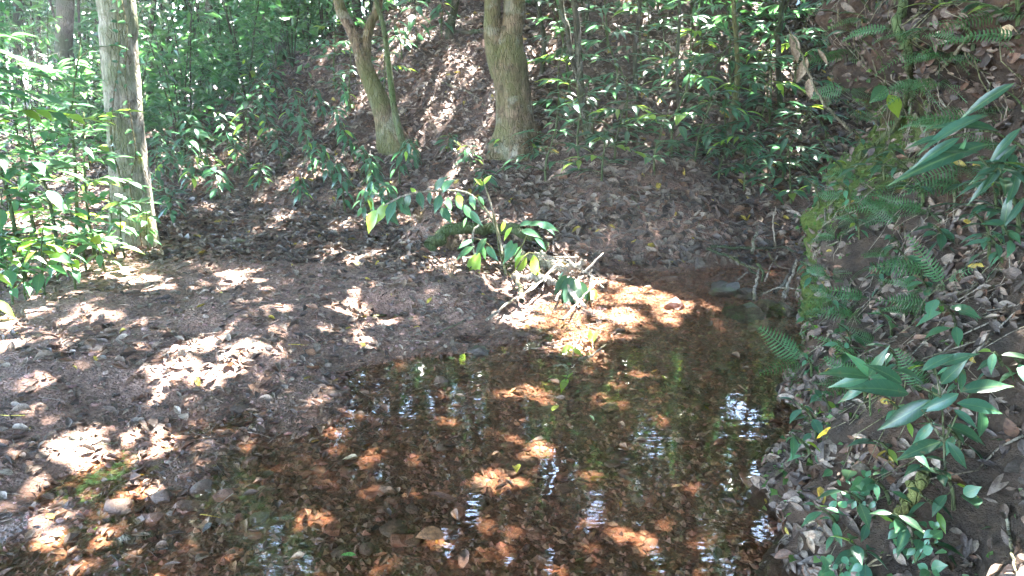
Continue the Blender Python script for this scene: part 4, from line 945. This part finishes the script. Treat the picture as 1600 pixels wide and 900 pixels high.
def stone(x, y, w, h, mat, label, name='stone', group=None, sink=.3):
    p = hit(x, y); dist = np.linalg.norm(p - (0, 0, CAM_H)); r = w / FPX * dist * .5; hz = h / FPX * dist * .55
    o = bpy.data.objects.new(name, random.choice(STONES[mat])); COL.objects.link(o)
    o.location = (p[0], p[1] + r * .5, p[2] + hz * (1 - sink) * .6); o.rotation_euler = (U(-.2, .2), U(-.2, .2), U(0, 6.3)); o.scale = (r, r * U(.7, .95), hz)
    tag(o, label, 'stone', group); return o
for a in [(1055, 484, 34, 24, 'stone_red', 'reddish stone standing out of the sunlit stream'), (1165, 500, 62, 22, 'stone_moss', 'low mossy rock in the stream beside the bank'), (1200, 494, 48, 22, 'stone_moss', 'mossy rock between the low mossy rock and the bank'), (1138, 462, 52, 26, 'stone_moss', 'dark mossy clod behind the low mossy rock'), (1165, 468, 40, 20, 'stone_moss', 'small clod right of the dark mossy clod'), (1232, 496, 40, 24, 'stone_moss', 'green mossy stone at the foot of the bank'), (1192, 510, 26, 12, 'stone', 'wet grey pebble against the low mossy rock'),
          (745, 558, 44, 18, 'stone_moss', 'flat greenish stone lying on the wet gravel'), (310, 778, 36, 20, 'stone', 'dark round-backed stone in the shallows'), (345, 780, 30, 12, 'stone_red', 'small red stone right beside the dark round-backed stone'), (1105, 510, 24, 10, 'stone', 'flat dark stone in front of the low mossy rock'),
          (1050, 440, 26, 12, 'stone', 'grey stone at the far edge of the stream'), (1060, 375, 24, 14, 'stone', 'bluish grey stone on the far leaf-strewn bank'), (800, 745, 30, 16, 'stone', 'dark lump lying in the shallow water'), (250, 790, 30, 26, 'stone', 'upright grey stone near the lower left shallows'), (610, 790, 30, 14, 'stone_red', 'pinkish stone in the lower shallows'),
          (900, 425, 24, 10, 'stone', 'stone at the far pool behind the bleached log'), (950, 415, 26, 8, 'stone', 'flat stone at the edge of the far pool'), (640, 735, 26, 12, 'stone', 'brown stone under the shallow water, left of the dark lump'), (980, 745, 34, 14, 'stone', 'submerged brown stone in the middle of the stream'), (1180, 520, 30, 14, 'stone', 'dark wet stone in front of the mossy rock')]:
    stone(*a)
cnt = 0
for i in range(900):
    if cnt >= 140: break
    x, y = U(150, 1260), U(520, 895); p = hit(x, y)
    if p[2] > 0.0 or p[0] > XB(p[1], .02) - .06: continue
    w = U(14, 40) * (.6 + .6 * (y - 450) / 450); r = random.random()
    o = stone(x, y, w, w * .45, 'stone_red' if r < .45 else 'stone', None, 'pebble'); register(o, ('reddish' if r < .45 else 'brown') + ' pebbles ' + zone(x, y), 'pebble')
    cnt += 1

# ------------------------------------------------------------------ leaf litter
def litter_mesh(name, pos, nrm, L, cols, mat, label, tilt=.35, kind='stuff', lo=False):
    DEAD = DEADLO if lo else globals()['DEAD']
    n = len(pos); tpl = rng.integers(0, len(DEAD), n)
    a = rng.random(n) * 6.283
    nz = nrm + rng.normal(0, tilt, (n, 3)); nz /= np.linalg.norm(nz, axis=1)[:, None]
    d = np.stack([np.cos(a), np.sin(a), rng.normal(0, .3, n)], -1); d -= nz * (d * nz).sum(1)[:, None]; d /= np.linalg.norm(d, axis=1)[:, None]
    x = np.cross(d, nz)
    TV = np.array([v for v, f in DEAD])[tpl]
    V = pos[:, None] + (TV[..., 0:1] * x[:, None] + TV[..., 1:2] * d[:, None] + TV[..., 2:3] * nz[:, None]) * L[:, None, None]
    k = TV.shape[1]; F = (DEAD[0][1][None] + (np.arange(n) * k)[:, None, None]).reshape(-1, 4)
    me = mesh_np(name, V.reshape(-1, 3), F, M[mat], np.repeat(cols, k, 0))
    o = obj(name, me); tag(o, label, kind=kind); return o
def brown_cols(n, wet=None):
    c = BROWNS[rng.integers(0, len(BROWNS), n)] * (0.65 + .7 * rng.random(n))[:, None]
    y = rng.random(n) < .012; c[y] = np.array([.42, .32, .05])
    return c
def gnormal(x, y, e=.04):
    gxx = (H(x + e, y) - H(x - e, y)) / (2 * e); gyy = (H(x, y + e) - H(x, y - e)) / (2 * e)
    n = np.stack([-gxx, -gyy, np.ones_like(gxx)], -1); return n / np.linalg.norm(n, axis=1)[:, None]
def frustum(n, y0, y1, pad=.8):
    y = np.sqrt(rng.uniform(y0 ** 2, y1 ** 2, n)); x = rng.uniform(-1, 1, n) * (y * .70 + pad); return x, y
SAND = hit(965, 478)
def off_sand(x, y): return (((x - SAND[0]) / .62) ** 2 + ((y - SAND[1]) / .42) ** 2 > 1 + .5 * vnoise(x * 6, y * 6, 77)) | (rng.random(len(x)) < .04)
# slope and flats
x, y = frustum(70000, 5.4, 13.0)
dens = sstep(-.3, .25, fbm(x * 1.1, y * 1.1, 81, 2) + .5)
ok = (rng.random(len(x)) < dens * np.where(y > 11, .55, 1)) & (x < XB(y, H(x, y) + .05)); x, y = x[ok], y[ok]
z = H(x, y); ok = (z > .012) & off_sand(x, y); x, y, z = x[ok], y[ok], z[ok]
litter_mesh('leaf_litter', np.stack([x, y, z + rng.random(len(x)) * .02], -1), gnormal(x, y), rng.uniform(.035, .095, len(x)) * np.where((y < 8.4) & (x > 0), 1.35, 1) * (1 + .4 * (rng.random(len(x)) < .08)), brown_cols(len(x)) * .78, 'litter', 'brown dead leaves covering the slope and the flat ground', lo=True)
# the gravel bar: leaves in drifts
x, y = frustum(30000, 1.6, 6.8)
dr = fbm(x * 1.7, y * 1.7, 85, 3); z = H(x, y)
p = np.clip(.38 + 1.7 * np.clip(dr + .08, 0, 1) + .9 * np.exp(-((z - .07) / .045) ** 2) * sstep(2.2, 3.2, y), 0, 1) * sstep(.0, .03, z) * np.where(x < np.interp(y, YE, XE) + .2, 1, .0)
ok = (rng.random(len(x)) < p * .7) & off_sand(x, y); x, y, z = x[ok], y[ok], z[ok]
litter_mesh('bar_litter', np.stack([x, y, z + rng.random(len(x)) * .012], -1), gnormal(x, y), rng.uniform(.024, .072, len(x)) * (1 + .4 * (rng.random(len(x)) < .1)), brown_cols(len(x)), 'litter', 'small dead leaves drifted over the gravel bar', .28)
# in the stream: sunken leaves, some breaking the surface
x, y = frustum(26000, 1.6, 6.3)
z = H(x, y); ok = (z < .012) & (z > -.3) & (x < bank_base(y) + .1) & off_sand(x, y) & (rng.random(len(x)) < (.3 + .5 * sstep(-.07, 0, z)) * np.where((y > 4.55) & (x > .1), .15, 1)); x, y, z = x[ok], y[ok], z[ok]
up = rng.random(len(x)) ** 2 * .02 * (rng.random(len(x)) < .5)
c = brown_cols(len(x)) * np.array([1.0, .8, .66]) * .8
litter_mesh('sunken_litter', np.stack([x, y, z + .004 + up], -1), gnormal(x, y), rng.uniform(.02, .062, len(x)) * (1 + .4 * (rng.random(len(x)) < .1)), c, 'litter', 'sodden dead leaves lying on the bed of the stream', .3, lo=True)
# small broken twigs over the slope, the bar and the shallows
n = 3600
x, y = frustum(n, 1.8, 11.5); ok = (x < XB(y, H(x, y) + .05) - .03) & off_sand(x, y) & ((H(x, y) > -.03)); x, y = x[ok], y[ok]; n = len(x)
a = rng.random(n) * 6.283; L = rng.uniform(.03, .16, n) * (1 + 1.2 * (rng.random(n) < .06)); r = rng.uniform(.0012, .0035, n)
d = np.stack([np.cos(a), np.sin(a), rng.normal(0, .15, n)], -1); sd = np.stack([-np.sin(a), np.cos(a), np.zeros(n)], -1); up3 = np.array([0, 0, 1.0])
c0 = np.stack([x, y, H(x, y) + .012], -1)
V = np.stack([c0 + d * (t * L)[:, None] + (sd * cx + up3 * cz) * (r * w)[:, None] + sd * (bend * L)[:, None] for t, w, bend in ((-.5, 1, 0), (0, .9, .06), (.5, .5, 0)) for cx, cz in ((1, -.5), (-1, -.5), (0, 1))], 1)
Fq = np.array([(k * 3 + j, k * 3 + (j + 1) % 3, k * 3 + 3 + (j + 1) % 3, k * 3 + 3 + j) for k in (0, 1) for j in range(3)])
F = (Fq[None] + (np.arange(n) * 9)[:, None, None]).reshape(-1, 4)
tag(obj('twig_litter', mesh_np('twig_litter', V.reshape(-1, 3), F, M['litter'], np.repeat(brown_cols(n) * 1.15, 9, 0))), 'small broken twigs strewn over the ground', kind='stuff')
# on the bank
n = 15000
yy = rng.uniform(1.5, 5.3, n); zz = 2.6 * rng.random(n) ** 1.5 + .02
ke = np.clip(.95 - .75 * sstep(2.4, 4.4, yy) + .25 * sstep(1.3, 1.9, zz), .08, 1) * (.35 + .9 * sstep(-.2, .2, fbm(yy * 2, zz * 2, 91, 2)))
ok = rng.random(n) < ke; yy, zz = yy[ok], zz[ok]; e = .03
def bnormal(y, z):
    dy = (XB(y + e, z) - XB(y - e, z)) / (2 * e); dz = (XB(y, z + e) - XB(y, z - e)) / (2 * e)
    v = np.stack([-np.ones_like(dy), dy, dz], -1); return v / np.linalg.norm(v, axis=1)[:, None]
bn = bnormal(yy, zz); pos = np.stack([XB(yy, zz), yy, zz], -1) + bn * .01
litter_mesh('bank_litter', pos, bn * .8 + np.array([0, -.2, .3]), rng.uniform(.022, .065, len(yy)) * (1 + .5 * (rng.random(len(yy)) < .12)), brown_cols(len(yy)) * np.where(zz > 1.3, .6, .75)[:, None], 'litter', 'dead leaves caught on the face of the bank', .35)  # leaf browns darkened to stand in for the bank's shade, most higher up
# fine roots and dry stalks hanging from the bank
parts = []
for i in range(330):
    y0 = U(2.0, 5.0); z0 = U(.3, 2.6) if i % 3 else U(1.2, 2.6); Lr = U(.08, .4); pts = []
    for k in range(6):
        z_ = z0 - Lr * k / 5; y_ = y0 + U(-.02, .02) + .1 * (k / 5) * math.sin(i); pts.append((float(XB(y_, z_)) - .015 - .05 * math.sin(k / 5 * 3.1) * random.random(), y_, z_))
    parts.append(tube(np.array(pts), [U(.0015, .0045), .001], 4))
V, F = join(parts)
tag(obj('fine_roots', mesh_np('fine_roots', V, F, M['twig'])), 'fine roots and dry stalks hanging from the bank', kind='stuff')
# tiny moss leaves on the bank
n = 16000
yy = rng.uniform(1.8, 5.0, n); zz = rng.uniform(0, 2.0, n)
ok = rng.random(n) < mossiness(yy, zz) * (.4 + sstep(-.1, .2, fbm(yy * 5, zz * 5, 95, 2))); yy, zz = yy[ok], zz[ok]
bn = bnormal(yy, zz); pos = np.stack([XB(yy, zz), yy, zz], -1) + bn * .008
V, F, C = leaf_cloud(pos, rng.uniform(.012, .035, len(pos)), np.clip(green_cols(len(pos)) * np.array([1.2, 1.0, .7]), 0, 1), .8, .9)
tag(obj('moss_and_cress', mesh_np('moss_and_cress', V, F, M['crown'], C, smooth=False)), 'tiny green moss leaves growing on the bank', kind='stuff')

# gravel of the bar and of the bed
def gravel(name, x, y, r, cols, label, simple=False):
    t = (1 + 5 ** .5) / 2
    IV = np.array([(-1, t, 0), (1, t, 0), (-1, -t, 0), (1, -t, 0), (0, -1, t), (0, 1, t), (0, -1, -t), (0, 1, -t), (t, 0, -1), (t, 0, 1), (-t, 0, -1), (-t, 0, 1)]) / 1.9
    IF = np.array([(0, 11, 5), (0, 5, 1), (0, 1, 7), (0, 7, 10), (0, 10, 11), (1, 5, 9), (5, 11, 4), (11, 10, 2), (10, 7, 6), (7, 1, 8), (3, 9, 4), (3, 4, 2), (3, 2, 6), (3, 6, 8), (3, 8, 9), (4, 9, 5), (2, 4, 11), (6, 2, 10), (8, 6, 7), (9, 8, 1)])
    if simple: IV = np.array([(1, 0, 0), (0, 1, 0), (-1, 0, 0), (0, -1, 0), (.1, .05, 1), (0, 0, -1.)]); IF = np.array([(0, 1, 4), (1, 2, 4), (2, 3, 4), (3, 0, 4), (1, 0, 5), (2, 1, 5), (3, 2, 5), (0, 3, 5)])
    n = len(x); a = rng.random(n) * 6.283; ca, sa = np.cos(a), np.sin(a); nv = len(IV)
    sc = np.stack([r, r * rng.uniform(.6, 1, n), r * rng.uniform(.35, .7, n)], -1)
    P = (IV[None] * (1 + rng.uniform(-.25, .25, (n, nv, 1)))) * sc[:, None]
    V = np.stack([P[..., 0] * ca[:, None] - P[..., 1] * sa[:, None], P[..., 0] * sa[:, None] + P[..., 1] * ca[:, None], P[..., 2]], -1) + np.stack([x, y, H(x, y) + r * .12], -1)[:, None]
    F = (IF[None] + (np.arange(n) * nv)[:, None, None]).reshape(-1, 3)
    tag(obj(name, mesh_np(name, V.reshape(-1, 3), F, M['pebble'], np.repeat(cols, nv, 0), smooth=False)), label, kind='stuff')
def stone_cols(n, base): return np.array(base) * (0.45 + 1.0 * rng.random(n))[:, None] * (1 + rng.uniform(-.12, .12, (n, 3)))
x, y = frustum(34000, 1.5, 6.5, .3); z = H(x, y)
ok = (z > .0) & (z < .34) & (x < np.interp(y, YE, XE) + .3) & (rng.random(len(x)) < .75); x, y = x[ok], y[ok]
gravel('bar_gravel', x, y, rng.uniform(.003, .011, len(x)) * (1 + 1.2 * (rng.random(len(x)) < .05)), stone_cols(len(x), (.27, .17, .138)), 'pinkish brown grit and gravel of the bar')
x, y = frustum(40000, 1.5, 6.3, .3); z = H(x, y)
ok = (z < .005) & (x < bank_base(y) + .15); x, y = x[ok], y[ok]
gravel('bed_gravel', x, y, rng.uniform(.006, .022, len(x)), stone_cols(len(x), (.19, .102, .068)), 'red brown gravel on the bed of the stream', True)

# ------------------------------------------------------------------ single fallen leaves that can be picked out
SPECIAL = [(1290, 680, .075, (.75, .48, .03), 'bright yellow leaf floating by the foot of the bank'), (805, 738, .07, (.62, .50, .06), 'long yellow leaf floating right of the dark lump'), (545, 872, .05, (.12, .30, .06), 'green leaf lying in the lower shallows'), (925, 657, .055, (.42, .48, .25), 'pale green slender leaf floating in mid stream'),
           (868, 641, .055, (.45, .42, .06), 'yellowish slender leaf floating in mid stream'), (182, 492, .05, (.6, .5, .05), 'small yellow leaf in the sun patch on the bar'), (1115, 316, .09, (.75, .60, .06), 'bright yellow leaf on the slope right of the thin stems'), (1050, 357, .05, (.7, .38, .03), 'orange yellow leaf at the foot of the right slope'), (1083, 374, .05, (.7, .5, .04), 'small yellow leaf near the bluish grey stone'),
           (548, 722, .07, (.30, .22, .12), 'curled tan leaf standing up in the shallows'), (690, 782, .12, (.20, .09, .06), 'large brown curled leaf in the shallows below the dark lump'), (672, 842, .10, (.26, .13, .06), 'orange brown curled leaf at the lower middle'), (910, 576, .05, (.25, .12, .06), 'brown leaf at the edge of the wet gravel'), (725, 880, .14, (.14, .075, .05), 'big dark brown leaf at the bottom of the water'),
           (1440, 690, .12, (.42, .34, .22), 'big pale dead leaf under the broad green leaves'), (1275, 810, .09, (.50, .42, .28), 'pale curled leaf hanging at the water edge of the bank'), (1290, 838, .10, (.40, .30, .18), 'tan curled leaf below the pale curled leaf'), (1470, 855, .11, (.30, .17, .09), 'reddish brown leaf on the lower bank'), (1420, 290, .08, (.50, .44, .32), 'whitish leaf stuck on the bare soil of the bank'), (1470, 60, .09, (.55, .48, .36), 'pale torn leaf on the upper bank'),
           (1580, 55, .12, (.48, .38, .24), 'pale leaf at the top edge of the bank'), (1565, 500, .09, (.30, .22, .16), 'grey brown leaf on the right of the bank'), (1450, 510, .08, (.24, .17, .15), 'dark folded leaf above the broad green leaves'), (1560, 760, .09, (.20, .15, .12), 'dull leaf with holes near the right edge'), (1375, 880, .09, (.42, .33, .2), 'tan folded leaf at the bottom of the bank'),
           (405, 540, .05, (.12, .28, .10), 'small green leaf on the brown drift of the bar'), (150, 832, .04, (.3, .42, .05), 'yellow-green leaf in the lower left shallows'), (325, 830, .05, (.16, .15, .14), 'grey leaf in the lower left shallows'), (450, 550, .06, (.30, .11, .04), 'red brown leaf on the drift of the bar'), (160, 560, .05, (.45, .47, .5), 'pale scrap lying on the gravel of the bar')]
for (x, y, L, col, lab) in SPECIAL:
    p = hit(x, y)
    if p[2] < .004 and x < 1262: p = at(x, y, p[1]); d_ = rdir(x, y); p = d_ * (-CAM_H / d_[2]); p[2] = CAM_H + p[2] + .004
    nn = (0, 0, 1) if x < 1270 else bnormal(np.array([p[1]]), np.array([p[2]]))[0] + (0, -.3, .3)
    dead_leaf('fallen_leaf', p + np.array([0, 0, .006]), L, col, nn, .25, lab)
cnt = 0
KINDS = [(0, 'grey brown dead leaf'), (1, 'light brown dead leaf'), (2, 'dark brown dead leaf'), (3, 'pale tan dead leaf'), (4, 'red brown dead leaf')]
for i in range(1500):
    if cnt >= 215: break
    x, y = U(5, 1260), U(470, 897); p = hit(x, y); k = random.choice(KINDS)
    wz = p[2] < .004
    if wz and (random.random() < .35 or (p[1] > 4.5 and random.random() < .8)): continue
    if p[0] > XB(p[1], max(p[2], .02)) - .05: continue
    col = BROWNS[k[0]] * U(.8, 1.25) * (np.array([1, .85, .7]) if wz else 1)
    if p[2] < 0: p[2] = max(p[2], -.012)
    where = 'lying in the shallow stream' if wz else 'lying on the gravel bar'
    dead_leaf('fallen_leaf', p + np.array([0, 0, .005]), U(.035, .075), col, (0, 0, 1), .3, None); register(LAST[0], k[1].replace('dead leaf', 'leaves') + ' ' + (zone(x, y) if wz else bar_zone(x, y)), 'leaf'); cnt += 1
for i in range(45):
    x, y = U(1300, 1595), U(560, 895); p = hit(x, y); k = random.choice(KINDS)
    nn = bnormal(np.array([p[1]]), np.array([p[2]]))[0]
    dead_leaf('fallen_leaf', p + nn * .012, U(.04, .075), BROWNS[k[0]] * U(.65, 1.05), nn + (0, -.3, .4), .35, None); register(LAST[0], k[1].replace('dead leaf', 'leaves') + ' ' + zone(x, y), 'leaf')

# ------------------------------------------------------------------ thin haze in the glade, added to lift the blacks like lens glare
def haze(density):
    m = N('veil_haze'); v = m.n('ShaderNodeVolumePrincipled', {'Color': (.92, .96, 1, 1), 'Density': density, 'Anisotropy': .25})
    m.t.links.new(v.outputs[0], m.out.inputs['Volume'])
    a, z0, z1 = 300.0, -1.6, 24.0
    V = np.array([(x, y, z) for x in (-a, a) for y in (-a, a) for z in (z0, z1)]); F = np.array([(0, 1, 3, 2), (4, 6, 7, 5), (0, 4, 5, 1), (2, 3, 7, 6), (0, 2, 6, 4), (1, 5, 7, 3)])
    tag(obj('haze', mesh_np('haze', V, F, m.m, smooth=False)), 'thin haze between the trees, added as a lens glare veil', kind='stuff')
haze(0.0022)
finish_labels()
